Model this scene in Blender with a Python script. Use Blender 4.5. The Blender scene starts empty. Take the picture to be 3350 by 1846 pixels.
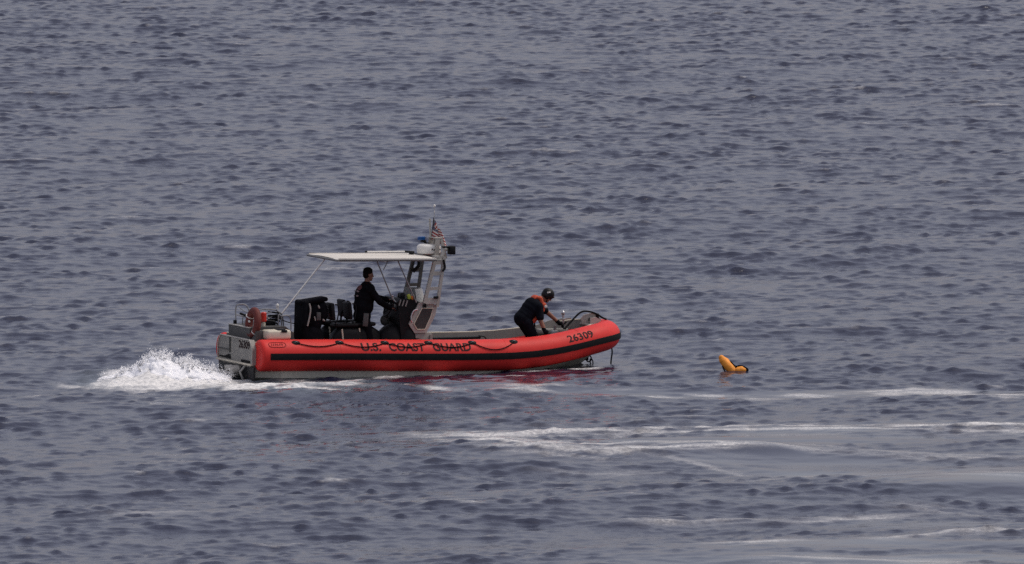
import bpy, bmesh, math, random
import numpy as np
from mathutils import Vector, Matrix, Quaternion

random.seed(7)
rng = np.random.default_rng(11)
R = math.radians
scene = bpy.context.scene
COL = scene.collection

# ------------------------------------------------------------------ camera, sky, sun, exposure
cam_data = bpy.data.cameras.new('camera')
cam_data.sensor_width = 36.0
cam_data.lens = 541.6
cam_data.clip_start = 1.0
cam_data.clip_end = 12000.0
cam = bpy.data.objects.new('camera', cam_data)
cam.location = (5.288, -299.018, 24.321)
cam.rotation_euler = (R(90.0 - 4.3), 0, 0)
COL.objects.link(cam)
scene.camera = cam

SUN_EL, SUN_AZ = R(60), R(75)          # azimuth clockwise from +Y (beyond the boat)
world = bpy.data.worlds.new('World')
scene.world = world
world.use_nodes = True
wn, wl = world.node_tree.nodes, world.node_tree.links
wn.clear()
w_out = wn.new('ShaderNodeOutputWorld')
w_bg = wn.new('ShaderNodeBackground')
w_sky = wn.new('ShaderNodeTexSky')
w_sky.sky_type = 'NISHITA'
w_sky.sun_disc = False
w_sky.sun_elevation = SUN_EL
w_sky.sun_rotation = SUN_AZ
w_sky.air_density = 1.0
w_sky.dust_density = 6.0
w_sky.ozone_density = 1.0
w_mix = wn.new('ShaderNodeMix')
w_mix.data_type = 'RGBA'
w_mix.inputs['Factor'].default_value = 0.42          # closed cloud cover over the clear sky
w_mix.inputs['B'].default_value = (5.8, 5.5, 6.4, 1)
wl.new(w_sky.outputs['Color'], w_mix.inputs['A'])
wl.new(w_mix.outputs['Result'], w_bg.inputs['Color'])
w_bg.inputs['Strength'].default_value = 0.108
wl.new(w_bg.outputs[0], w_out.inputs[0])

sun_data = bpy.data.lights.new('sun', 'SUN')
sun_data.energy = 1.2
sun_data.angle = R(30)
sun_data.color = (1.0, 0.95, 0.88)
sun = bpy.data.objects.new('sun', sun_data)
sd = Vector((math.sin(SUN_AZ) * math.cos(SUN_EL), math.cos(SUN_AZ) * math.cos(SUN_EL), math.sin(SUN_EL)))
sun.rotation_euler = sd.to_track_quat('Z', 'Y').to_euler()
sun.location = sd * 60
COL.objects.link(sun)

scene.view_settings.view_transform = 'Standard'
scene.view_settings.look = 'None'
scene.view_settings.gamma = 1.0
scene.view_settings.exposure = 0.0
scene.view_settings.use_curve_mapping = False
scene.render.engine = 'CYCLES'
scene.cycles.max_bounces = 6
scene.cycles.use_denoising = False

# ------------------------------------------------------------------ materials
MATS = {}


def mat(name, col, rough=0.6,  metal=0.0, vary=0.12, scale=6.0, bump=0.0, bscale=40.0, ior=1.45, trans=0.0, sub=0.0, dirt=None, spec=0.5):
    m = bpy.data.materials.new(name)
    m.use_nodes = True
    n, l = m.node_tree.nodes, m.node_tree.links
    b = n['Principled BSDF']
    b.inputs['Roughness'].default_value = rough
    b.inputs['Metallic'].default_value = metal
    b.inputs['IOR'].default_value = ior
    b.inputs['Specular IOR Level'].default_value = spec
    if trans:
        b.inputs['Transmission Weight'].default_value = trans
    if sub:
        b.inputs['Subsurface Weight'].default_value = sub
        b.inputs['Subsurface Radius'].default_value = (1, 0.6, 0.4) if sub < 0.5 else (1, 1, 1)
        b.inputs['Subsurface Scale'].default_value = 0.01 if sub < 0.5 else 0.10
    tc = n.new('ShaderNodeTexCoord')
    nz = n.new('ShaderNodeTexNoise')
    nz.inputs['Scale'].default_value = scale
    nz.inputs['Detail'].default_value = 6
    nz.inputs['Roughness'].default_value = 0.65
    l.new(tc.outputs['Object'], nz.inputs['Vector'])
    rp = n.new('ShaderNodeValToRGB')
    c = Vector(col[:3])
    lo = c * (1 - vary)
    hi = c * (1 + vary)
    rp.color_ramp.elements[0].position = 0.3
    rp.color_ramp.elements[1].position = 0.7
    rp.color_ramp.elements[0].color = (*lo, 1)
    rp.color_ramp.elements[1].color = (*hi, 1)
    l.new(nz.outputs['Fac'], rp.inputs['Fac'])
    src = rp.outputs['Color']
    if dirt:                       # streaks and stains with a shape of their own
        dn = n.new('ShaderNodeTexNoise')
        dn.inputs['Scale'].default_value = dirt[1]
        dn.inputs['Detail'].default_value = 8
        dn.inputs['Roughness'].default_value = 0.75
        mp = n.new('ShaderNodeMapping')
        mp.inputs['Scale'].default_value = (1, 1, 0.35)
        l.new(tc.outputs['Object'], mp.inputs['Vector'])
        l.new(mp.outputs[0], dn.inputs['Vector'])
        dr = n.new('ShaderNodeValToRGB')
        dr.color_ramp.elements[0].position = 0.52
        dr.color_ramp.elements[1].position = 0.78
        l.new(dn.outputs['Fac'], dr.inputs['Fac'])
        mx = n.new('ShaderNodeMix')
        mx.data_type = 'RGBA'
        mm = n.new('ShaderNodeMath')
        mm.operation = 'MULTIPLY'
        mm.inputs[1].default_value = dirt[2]
        l.new(dr.outputs['Color'], mm.inputs[0])
        l.new(mm.outputs[0], mx.inputs['Factor'])
        l.new(src, mx.inputs['A'])
        mx.inputs['B'].default_value = (*dirt[0], 1)
        src = mx.outputs['Result']
    l.new(src, b.inputs['Base Color'])
    if bump:
        bn = n.new('ShaderNodeTexNoise')
        bn.inputs['Scale'].default_value = bscale
        bn.inputs['Detail'].default_value = 4
        l.new(tc.outputs['Object'], bn.inputs['Vector'])
        bp = n.new('ShaderNodeBump')
        bp.inputs['Strength'].default_value = bump
        bp.inputs['Distance'].default_value = 0.01
        l.new(bn.outputs['Fac'], bp.inputs['Height'])
        l.new(bp.outputs[0], b.inputs['Normal'])
    MATS[name] = m
    return m


mat('collar_red', (0.68, 0.036, 0.030), 0.5, spec=0.25, vary=0.10, scale=2.5, dirt=((0.30, 0.03, 0.03), 3.0, 0.35))
mat('strake_black', (0.011, 0.011, 0.012), 0.7, spec=0.15, vary=0.3, scale=9)
mat('letter_black', (0.035, 0.020, 0.020), 0.7, spec=0.15, vary=0.3, scale=20)
mat('mark_red', (0.30, 0.028, 0.024), 0.7, vary=0.2, scale=20)
mat('hull_white', (0.50, 0.49, 0.41), 0.45, vary=0.12, scale=3, dirt=((0.20, 0.20, 0.16), 5.0, 0.6))
mat('alloy_grey', (0.27, 0.26, 0.235), 0.5, 0.0, vary=0.10, scale=4, dirt=((0.12, 0.115, 0.10), 5.0, 0.5))
mat('alloy_dark', (0.075, 0.074, 0.07), 0.55, vary=0.2, scale=5)
mat('stern_black', (0.022, 0.022, 0.022), 0.6, vary=0.3, scale=6)  # void below the transom step, its shade put into the colour
mat('arch_grey', (0.40, 0.38, 0.34), 0.45, vary=0.10, scale=5, dirt=((0.14, 0.135, 0.12), 6.0, 0.45))
mat('leg_dark', (0.06, 0.06, 0.058), 0.55, vary=0.2, scale=5)  # far arch leg: the arch grey with its shade put into the colour
mat('steel', (0.55, 0.55, 0.55), 0.3, 0.9, vary=0.1, scale=10)
mat('steel_dull', (0.30, 0.30, 0.30), 0.45, 0.6, vary=0.2, scale=10)
mat('white_paint', (0.78, 0.76, 0.70), 0.4, vary=0.05, scale=5)
mat('canopy_white', (0.64, 0.61, 0.55), 0.75, vary=0.05, scale=3, dirt=((0.5, 0.46, 0.40), 4.0, 0.4))
mat('canopy_frame', (0.20, 0.20, 0.19), 0.5, vary=0.15, scale=5)
mat('cream_box', (0.66, 0.60, 0.47), 0.5, vary=0.06, scale=4, dirt=((0.4, 0.36, 0.28), 6.0, 0.4))
mat('black_vinyl', (0.008, 0.008, 0.009), 0.55, vary=0.4, scale=8, bump=0.4, bscale=15, spec=0.2)
mat('black_cloth', (0.006, 0.006, 0.008), 0.9, vary=0.5, scale=9, bump=0.6, bscale=18, spec=0.08)
mat('black_plastic', (0.008, 0.008, 0.009), 0.5, spec=0.25, vary=0.3, scale=9)
mat('navy_cloth', (0.006, 0.007, 0.011), 0.9, vary=0.5, scale=9, bump=0.6, bscale=18, spec=0.08)
mat('rope_black', (0.012, 0.012, 0.012), 0.9, vary=0.4, scale=60, spec=0.08)
mat('mesh_grey', (0.045, 0.043, 0.040), 0.7, vary=0.35, scale=30, bump=0.5, bscale=60)
mat('screen_glass', (0.02, 0.022, 0.028), 0.12, vary=0.1)
mat('vest_red', (0.52, 0.075, 0.03), 0.8, vary=0.18, scale=12, bump=0.6, bscale=22)
mat('vest_faded', (0.13, 0.045, 0.045), 0.8, vary=0.2, scale=12)  # red vest in shadow, the shade put into the colour
mat('vest_orange', (0.94, 0.345, 0.04), 0.6, vary=0.10, scale=8, bump=0.6, bscale=16)
mat('ring_red', (0.12, 0.020, 0.015), 0.7, vary=0.2, scale=9)
mat('strobe_red', (0.62, 0.03, 0.018), 0.35, vary=0.1)
mat('blue_lens', (0.008, 0.07, 0.24), 0.25, vary=0.1)
mat('yellow_green', (0.50, 0.55, 0.07), 0.5, vary=0.1)
mat('beacon_orange', (0.75, 0.20, 0.03), 0.5, vary=0.1)
mat('tape_silver', (0.72, 0.70, 0.64), 0.35, vary=0.08, scale=20)
mat('vest_tape', (0.24, 0.17, 0.17), 0.5, vary=0.1, scale=20)
mat('skin', (0.27, 0.135, 0.09), 0.55, vary=0.12, scale=12, sub=0.1)
mat('skin_tan', (0.24, 0.115, 0.072), 0.55, vary=0.12, scale=12, sub=0.1)
mat('hair_black', (0.008, 0.007, 0.006), 0.6, vary=0.4, scale=40, bump=0.8, bscale=90, spec=0.08)
mat('eye_dark', (0.02, 0.015, 0.012), 0.2)
mat('windscreen', (0.46, 0.47, 0.46), 0.3, vary=0.08)
mat('foam_white', (0.88, 0.89, 0.91), 0.85, vary=0.03, scale=8, sub=0.9)

# ------------------------------------------------------------------ geometry helpers


class MB:
    """collects vertices and faces of ONE part"""

    def __init__(s):
        s.v, s.f = [], []

    def add(s, vs, fs):
        o = len(s.v)
        s.v.extend([tuple(p) for p in vs])
        s.f.extend([tuple(i + o for i in f) for f in fs])
        return s

    def box(s, c, size, rot=None, bevel=0.0, seg=2):
        bm = bmesh.new()
        bmesh.ops.create_cube(bm, size=1.0)
        for v in bm.verts:
            v.co = Vector((v.co.x * size[0], v.co.y * size[1], v.co.z * size[2]))
        if bevel:
            bmesh.ops.bevel(bm, geom=bm.edges[:], offset=bevel, segments=seg, affect='EDGES', profile=0.5)
        M = rot if rot is not None else Matrix.Identity(3)
        bm.verts.index_update()
        vs = [M @ v.co + Vector(c) for v in bm.verts]
        fs = [[v.index for v in f.verts] for f in bm.faces]
        bm.free()
        return s.add(vs, fs)

    def prism(s, poly, y0, y1):
        """polygon in the x-z plane extruded along y"""
        n = len(poly)
        vs = [(p[0], y0, p[1]) for p in poly] + [(p[0], y1, p[1]) for p in poly]
        fs = [tuple(range(n)), tuple(range(2 * n - 1, n - 1, -1))]
        for i in range(n):
            j = (i + 1) % n
            fs.append((i, i + n, j + n, j))
        return s.add(vs, fs)

    def tube(s, pts, r, seg=8, closed=False):
        pts = [Vector(p) for p in pts]
        n = len(pts)
        rs = r if isinstance(r, (list, tuple)) else [r] * n
        T = []
        for i in range(n):
            a = pts[(i - 1) % n] if (closed or i > 0) else pts[0]
            b = pts[(i + 1) % n] if (closed or i < n - 1) else pts[-1]
            t = (b - a)
            T.append(t.normalized() if t.length > 1e-9 else Vector((0, 0, 1)))
        up = Vector((0, 0, 1)) if abs(T[0].z) < 0.9 else Vector((1, 0, 0))
        N = (up - T[0] * up.dot(T[0])).normalized()
        vs = []
        for i in range(n):
            if i:
                q = T[i - 1].rotation_difference(T[i])
                N = q @ N
                N = (N - T[i] * N.dot(T[i])).normalized()
            B = T[i].cross(N)
            for k in range(seg):
                a = 2 * math.pi * k / seg
                vs.append(pts[i] + (N * math.cos(a) + B * math.sin(a)) * rs[i])
        fs = []
        for i in range(n if closed else n - 1):
            j = (i + 1) % n
            for k in range(seg):
                m = (k + 1) % seg
                fs.append((i * seg + k, i * seg + m, j * seg + m, j * seg + k))
        if not closed:
            fs.append(tuple(range(seg - 1, -1, -1)))
            fs.append(tuple(range((n - 1) * seg, n * seg)))
        return s.add(vs, fs)

    def capsule(s, a, b, r0, r1, seg=12, flat=None):
        """tapered limb with rounded ends"""
        a, b = Vector(a), Vector(b)
        d = b - a
        L = d.length
        t = d / L if L > 1e-9 else Vector((0, 0, 1))
        pts, rr = [], []
        for k in range(5):
            ang = math.pi / 2 * (1 - k / 4)
            pts.append(a - t * r0 * math.sin(ang))
            rr.append(max(r0 * math.cos(ang), r0 * 0.05))
        for k in range(5):
            ang = math.pi / 2 * (k / 4)
            pts.append(b + t * r1 * math.sin(ang))
            rr.append(max(r1 * math.cos(ang), r1 * 0.05))
        return s.tube(pts, rr, seg)

    def ell(s, c, r, rot=None, seg=16, rings=10):
        M = rot if rot is not None else Matrix.Identity(3)
        vs = [M @ Vector((0, 0, r[2])) + Vector(c)]
        for i in range(1, rings):
            p = math.pi * i / rings
            for k in range(seg):
                a = 2 * math.pi * k / seg
                vs.append(M @ Vector((r[0] * math.sin(p) * math.cos(a), r[1] * math.sin(p) * math.sin(a), r[2] * math.cos(p))) + Vector(c))
        vs.append(M @ Vector((0, 0, -r[2])) + Vector(c))
        fs = []
        for k in range(seg):
            fs.append((0, 1 + k, 1 + (k + 1) % seg))
        for i in range(rings - 2):
            for k in range(seg):
                a = 1 + i * seg + k
                b = 1 + i * seg + (k + 1) % seg
                fs.append((a, a + seg, b + seg, b))
        e = len(vs) - 1
        o = 1 + (rings - 2) * seg
        for k in range(seg):
            fs.append((e, o + (k + 1) % seg, o + k))
        return s.add(vs, fs)

    def cyl(s, a, b, r, seg=20, bev=0.0):
        a, b = Vector(a), Vector(b)
        t = (b - a).normalized()
        if bev:
            return s.tube([a, a + t * 1e-4, a + t * bev, b - t * bev, b - t * 1e-4, b], [r * .02, r - bev, r, r, r - bev, r * .02], seg)
        return s.tube([a, b], r, seg)

    def build(s, name, material, parent=None, off=(0, 0, 0), smooth=True, angle=40):
        me = bpy.data.meshes.new(name)
        o = Vector(off)
        me.from_pydata([Vector(p) - o for p in s.v], [], s.f)
        me.update()
        bm = bmesh.new()
        bm.from_mesh(me)
        bmesh.ops.recalc_face_normals(bm, faces=bm.faces)
        bm.to_mesh(me)
        bm.free()
        me.materials.append(MATS[material] if isinstance(material, str) else material)
        if smooth:
            me.shade_smooth()
            me.set_sharp_from_angle(angle=R(angle))
        ob = bpy.data.objects.new(name, me)
        COL.objects.link(ob)
        ob.parent = parent
        return ob


def tag(o, label, cat, group=None, kind=None):
    if label:
        o['label'] = label
    if cat:
        o['category'] = cat
    if group:
        o['group'] = group
    if kind:
        o['kind'] = kind
    return o


def empty(name, loc, rz=0.0):
    o = bpy.data.objects.new(name, None)
    o.empty_display_size = 0.2
    COL.objects.link(o)
    o.location = loc
    o.rotation_euler = (0, 0, rz)
    return o


HEAD = R(22.0)
CH, SH = math.cos(HEAD), math.sin(HEAD)


def on_boat(x, y, z):
    return Vector((CH * x - SH * y, SH * x + CH * y, z))


def boat_thing(name, base, label, cat, group=None):
    o = empty(name, on_boat(*base), HEAD)
    return tag(o, label, cat, group)


def arc_pts(a, b, sag, n=10):
    a, b = Vector(a), Vector(b)
    return [a.lerp(b, i / n) + Vector((0, 0, -sag * 4 * (i / n) * (1 - i / n))) for i in range(n + 1)]


def smooth_path(pts, n=6):
    """Catmull-Rom through the points"""
    P = [Vector(p) for p in pts]
    out = []
    for i in range(len(P) - 1):
        p0 = P[max(i - 1, 0)]
        p1, p2 = P[i], P[i + 1]
        p3 = P[min(i + 2, len(P) - 1)]
        for k in range(n):
            t = k / n
            out.append(0.5 * ((2 * p1) + (p2 - p0) * t + (2 * p0 - 5 * p1 + 4 * p2 - p3) * t * t + (3 * p1 - p0 - 3 * p2 + p3) * t ** 3))
    out.append(P[-1])
    return out


def remeshed(mb, name, material, parent, off=(0, 0, 0), voxel=0.008, it=4, fac=0.5):
    """one continuous surface out of overlapping limbs"""
    ob = mb.build(name, material, None, off)
    m = ob.modifiers.new('r', 'REMESH')
    m.mode = 'VOXEL'
    m.voxel_size = voxel
    m.use_smooth_shade = True
    if it:
        k = ob.modifiers.new('s', 'SMOOTH')
        k.factor = fac
        k.iterations = it
    dg = bpy.context.evaluated_depsgraph_get()
    dg.update()
    me = bpy.data.meshes.new_from_object(ob.evaluated_get(dg))
    me.materials.clear()
    me.materials.append(MATS[material])
    ob.modifiers.clear()
    old = ob.data
    ob.data = me
    bpy.data.meshes.remove(old)
    me.name = name
    me.shade_smooth()
    ob.parent = parent
    return ob


def text_tris(txt, cap_h, width=None, cut=0.025):
    """outline lettering as flat triangles in metres: x along the line, y up"""
    cu = bpy.data.curves.new('t', 'FONT')
    cu.body = txt
    cu.size = 1.0
    cu.resolution_u = 3
    cu.offset = 0.022
    ob = bpy.data.objects.new('t', cu)
    COL.objects.link(ob)
    dg = bpy.context.evaluated_depsgraph_get()
    dg.update()
    me = bpy.data.meshes.new_from_object(ob.evaluated_get(dg))
    bpy.data.objects.remove(ob)
    bpy.data.curves.remove(cu)
    bm = bmesh.new()
    bm.from_mesh(me)
    bpy.data.meshes.remove(me)
    xs = [v.co.x for v in bm.verts]
    ys = [v.co.y for v in bm.verts]
    x0, x1, y0, y1 = min(xs), max(xs), min(ys), max(ys)
    sy = cap_h / (y1 - y0)
    sx = sy if width is None else width / (x1 - x0)
    for v in bm.verts:
        v.co = Vector(((v.co.x - x0) * sx, (v.co.y - y0) * sy, 0))
    h = cut
    while h < cap_h:
        bmesh.ops.bisect_plane(bm, geom=bm.verts[:] + bm.edges[:] + bm.faces[:], plane_co=(0, h, 0), plane_no=(0, 1, 0))
        h += cut
    bm.verts.index_update()
    vs = [v.co.copy() for v in bm.verts]
    fs = [[v.index for v in f.verts] for f in bm.faces]
    bm.free()
    return vs, fs


# ------------------------------------------------------------------ the sea
def vnoise(x, y, seed, n=256):
    """smooth value noise, period n cells"""
    g = np.random.default_rng(seed).random((n, n)).astype(np.float32)
    xi = np.floor(x).astype(np.int32)
    yi = np.floor(y).astype(np.int32)
    fx = (x - xi).astype(np.float32)
    fy = (y - yi).astype(np.float32)
    fx = fx * fx * (3 - 2 * fx)
    fy = fy * fy * (3 - 2 * fy)
    gf = g.ravel()
    x0, x1, y0, y1 = (xi & (n - 1)) * n, ((xi + 1) & (n - 1)) * n, yi & (n - 1), (yi + 1) & (n - 1)
    a, b, c, d = gf[x0 + y0], gf[x1 + y0], gf[x0 + y1], gf[x1 + y1]
    return (a * (1 - fx) + b * fx) * (1 - fy) + (c * (1 - fx) + d * fx) * fy


def fbm(x, y, seed, oct=4):
    s, amp, tot = 0, 1.0, 0
    for i in range(oct):
        s = s + amp * vnoise(x * 2 ** i + 17.3 * i, y * 2 ** i + 5.1 * i, seed + i)
        tot += amp
        amp *= 0.55
    return s / tot


def sstep(a, b, x):
    t = np.clip((x - a) / (b - a), 0, 1)
    return t * t * (3 - 2 * t)


def seg_dist(x, y, pts, sx=1.0, sy=1.0):
    """distance to a polyline with the axes scaled"""
    best = np.full(x.shape, 1e9, dtype=np.float32)
    for (ax, ay), (bx, by) in zip(pts[:-1], pts[1:]):
        dx, dy = (bx - ax) / sx, (by - ay) / sy
        px, py = (x - ax) / sx, (y - ay) / sy
        t = np.clip((px * dx + py * dy) / (dx * dx + dy * dy + 1e-9), 0, 1)
        best = np.minimum(best, np.hypot(px - t * dx, py - t * dy))
    return best


# wave components: (wavelength, direction, slope, phase)
def wave_set(n, l0, l1, slope, dir0, spread, seed):
    r = np.random.default_rng(seed)
    lam = np.exp(r.uniform(math.log(l0), math.log(l1), n))
    th = dir0 + r.normal(0, spread, n)
    sl = math.sqrt(2.0 / n) * slope * (0.6 + 0.8 * r.random(n))
    ph = r.uniform(0, 2 * math.pi, n)
    return np.stack([lam, th, sl, ph], 1)


W_SHORT = wave_set(380, 0.21, 0.62, 0.170, R(-84), 0.52, 3)
W_MID = wave_set(130, 0.62, 3.2, 0.072, R(-80), 0.50, 5)
W_SWELL = wave_set(14, 6.0, 24.0, 0.032, R(-60), 0.35, 8)
W_WAKE = wave_set(30, 1.8, 6.0, 0.036, R(-90), 0.12, 21)
SHARP = {True: 0.26, False: 0.22}
SKEW = 0.55            # crests lean down-wind, toward the viewer


SEA0 = 0.065


def slick_mask(x, y):
    """smooth water left by the passing ship: a long band nearer than the boat"""
    y = y + np.float32(0.85)
    yc = np.interp(x, [-30, 2, 5, 9, 14, 22, 60], [-12.5, -13.2, -14.2, -16.2, -18.2, -20, -26])
    hw = np.interp(x, [-30, 0, 6, 7.5, 9.5, 12, 20, 60], [0.02, 0.02, 0.05, 1.2, 4.6, 7.4, 9.8, 12])
    wob = (fbm(x * 0.22, y * 0.45, 61, 3) - 0.5) * 3.4
    m = 1 - sstep(0.75, 1.15, np.abs(y - yc + wob) / hw)
    br = sstep(0.28, 0.50, fbm(x * 0.16 + 9, y * 0.30, 71, 3))
    # streaks of smooth water toward the near right corner
    st = sstep(0.44, 0.62, fbm(x * 0.10, y * 0.33, 81, 3)) * sstep(4, 11, x) * (1 - sstep(-22, -16, y)) * 0.85
    # a thin flat band just outside the boat
    b2 = (1 - sstep(0.5, 1.0, seg_dist(x, y, [(6.8, -3.8), (9.5, -4.2), (13.1, -3.0), (18, -4.0)], 1, 0.9))) * 0.8
    # water pressed flat along the side of the hull
    b3 = 1 - sstep(0.7, 1.25, seg_dist(x, y, [(0.8, -1.2), (4.0, -0.6), (7.2, 1.2)], 0.6, 1.1) + 0.5 * (fbm(x * 0.8, y * 0.5, 66, 2) - 0.5))
    b3 = np.maximum(b3, 1 - sstep(0.6, 1.1, seg_dist(x, y, [(3.9, -2.6), (5.2, -2.6)], 0.8, 1.5)))
    return np.clip(np.maximum.reduce([m * br, st, b2, b3 * 0.38]), 0, 1)


def wave_mods(x, y, sl):
    gust = 0.62 + 0.80 * fbm(x * 0.13, y * 0.06, 31, 3)
    gust2 = 0.70 + 0.60 * fbm(x * 0.35 + 3, y * 0.2, 41, 3)
    gust2 = gust2 * (0.36 + 1.28 * fbm(x * 0.95 + 7, y * 0.6, 45, 3))
    near_boat = np.exp(-((seg_dist(x, y, [(0.4, 0.2), (6.8, 2.7)]) / 1.5) ** 2))
    return [(W_SHORT, np.minimum(gust * gust2, 1.18) * (1 - 0.97 * sl)), (W_MID, np.minimum(gust2, 1.25) * (1 - 0.90 * sl) * (1 - 0.35 * near_boat)), (W_SWELL, None), (W_WAKE, sl)]


def wave_sum(W, ax, ay, grid=True):
    """height and the two horizontal shifts of one wave set, on a grid of ax by ay or at the points (ax, ay)"""
    k = 2 * math.pi / W[:, 0]
    cx, cy = np.cos(W[:, 1]), np.sin(W[:, 1])
    a = W[:, 2] / k
    px = np.outer(k * cx, ax.astype(np.float64))
    py = np.outer(ay.astype(np.float64), k * cy) + W[:, 3]
    if not grid:
        p = px.T + py
        return (np.cos(p) @ a).astype(np.float32), (-np.sin(p) @ (0.62 * a * cx)).astype(np.float32), (-np.sin(p) @ (0.62 * a * cy)).astype(np.float32)
    C, S = np.cos(px).astype(np.float32), np.sin(px).astype(np.float32)
    cyy, syy = np.cos(py).astype(np.float32), np.sin(py).astype(np.float32)
    a = a.astype(np.float32)
    z = (cyy * a) @ C - (syy * a) @ S
    ux, uy = (0.62 * a * cx).astype(np.float32), (0.62 * a * cy).astype(np.float32)
    dx = -((syy * ux) @ C + (cyy * ux) @ S)
    dy = -((syy * uy) @ C + (cyy * uy) @ S)
    return z.ravel(), dx.ravel(), dy.ravel()


def waves(x, y, fine=1.0, axes=None):
    """height and horizontal shift of the sea at rest positions x, y"""
    sl = slick_mask(x, y).astype(np.float32)
    z, dx, dy, zs = np.zeros_like(x), np.zeros_like(x), np.zeros_like(x), np.zeros_like(x)
    for W, mod in wave_mods(x, y, sl):
        a, b_, c = wave_sum(W, *(axes if axes else (x, y)), grid=axes is not None)
        m = np.float32(1.0) if mod is None else mod.astype(np.float32)
        if W is W_SHORT or W is W_MID:
            m = m * (fine if W is W_SHORT else 1.0)
            g = SHARP[W is W_SHORT]                 # peaked crests, flat troughs
            sg_ = np.float32(math.sqrt(float(np.sum((W[:, 2] * W[:, 0] / (2 * math.pi)) ** 2)) / 2))
            e_ = np.exp(np.clip(g * a / sg_, -1, 0.85))
            a = sg_ * (e_ - np.float32(math.exp(g * g / 2))) / np.float32(g * 1.15)
            c = c - SKEW * a
        z += a * m
        if W is W_SHORT or W is W_MID:
            zs += a * m
        dx += b_ * m
        dy += c * m
    return z, dx, dy, sl, zs


def splash_h(x, y):
    """churned mound behind the stern"""
    h = np.interp(x, [-3.1, -2.7, -2.35, -2.05, -1.8, -1.4, -1.22, -1.05, -0.8, -0.45, -0.1], [0, 0.03, 0.10, 0.22, 0.42, 0.40, 0.26, 0.29, 0.20, 0.09, 0.0])
    return h * np.exp(-(((y - 0.2) / 0.95) ** 2))


def axis(lo, hi, step, far, growth=1.22):
    a = list(np.arange(lo, hi + 1e-6, step))
    d, p = step, hi
    right = []
    while p < far:
        d *= growth
        p += d
        right.append(p)
    d, p = step, lo
    left = []
    while p > -far:
        d *= growth
        p -= d
        left.append(p)
    return np.array(left[::-1] + a + right, dtype=np.float32)


# crests of the passing ship's wake: (line, half width, brightness of its thin foam and painted sheen)
WAKE_LINES = [
    ([(3.6, -12.9), (4.6, -12.6), (6.6, -12.2), (8.9, -11.9), (11.7, -12.1), (14.2, -12.1), (17.5, -12.6)], 1.1, 0.85),
    ([(4.2, -14.4), (5.0, -14.6), (5.5, -15.4), (6.3, -16.2), (7.1, -16.4), (8.3, -16.0), (9.4, -16.9)], 0.9, 0.85),
    ([(5.2, -17.2), (6.2, -17.8), (7.1, -18.3), (8.2, -17.5), (9.6, -17.2)], 0.95, 0.8),
    ([(7.4, -18.0), (8.2, -18.6), (9.0, -19.9), (9.8, -21.8)], 0.45, 0.45),
    ([(9.6, -23.8), (11.5, -22.4), (12.5, -21.9), (13.1, -22.9), (15.6, -23.9)], 0.55, 0.6),
    ([(10.0, -16.6), (12.6, -17.6), (15.6, -18.4)], 0.7, 0.45),
    ([(6.0, -20.6), (7.6, -20.9)], 0.5, 0.3),
    ([(7.6, -30.9), (9.4, -30.3)], 0.35, 0.6),
    ([(10.3, -30.4), (12.2, -29.1)], 0.3, 0.75),
    ([(12.3, -27.9), (13.9, -28.8)], 0.3, 0.6),
    ([(9.0, -35.6), (9.9, -35.0)], 0.35, 0.7),
    ([(11.7, -34.6), (12.8, -33.3), (14.2, -33.0)], 0.4, 0.6),
    ([(9.8, -38.2), (11.4, -38.6), (12.9, -38.9)], 0.6, 0.65),
    ([(3.0, -27.5), (4.6, -27.0)], 0.3, 0.35),
    ([(-1.6, -30.5), (0.4, -30.0)], 0.3, 0.3),
    ([(5.4, -25.5), (7.4, -25.0)], 0.3, 0.45),
]


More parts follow.
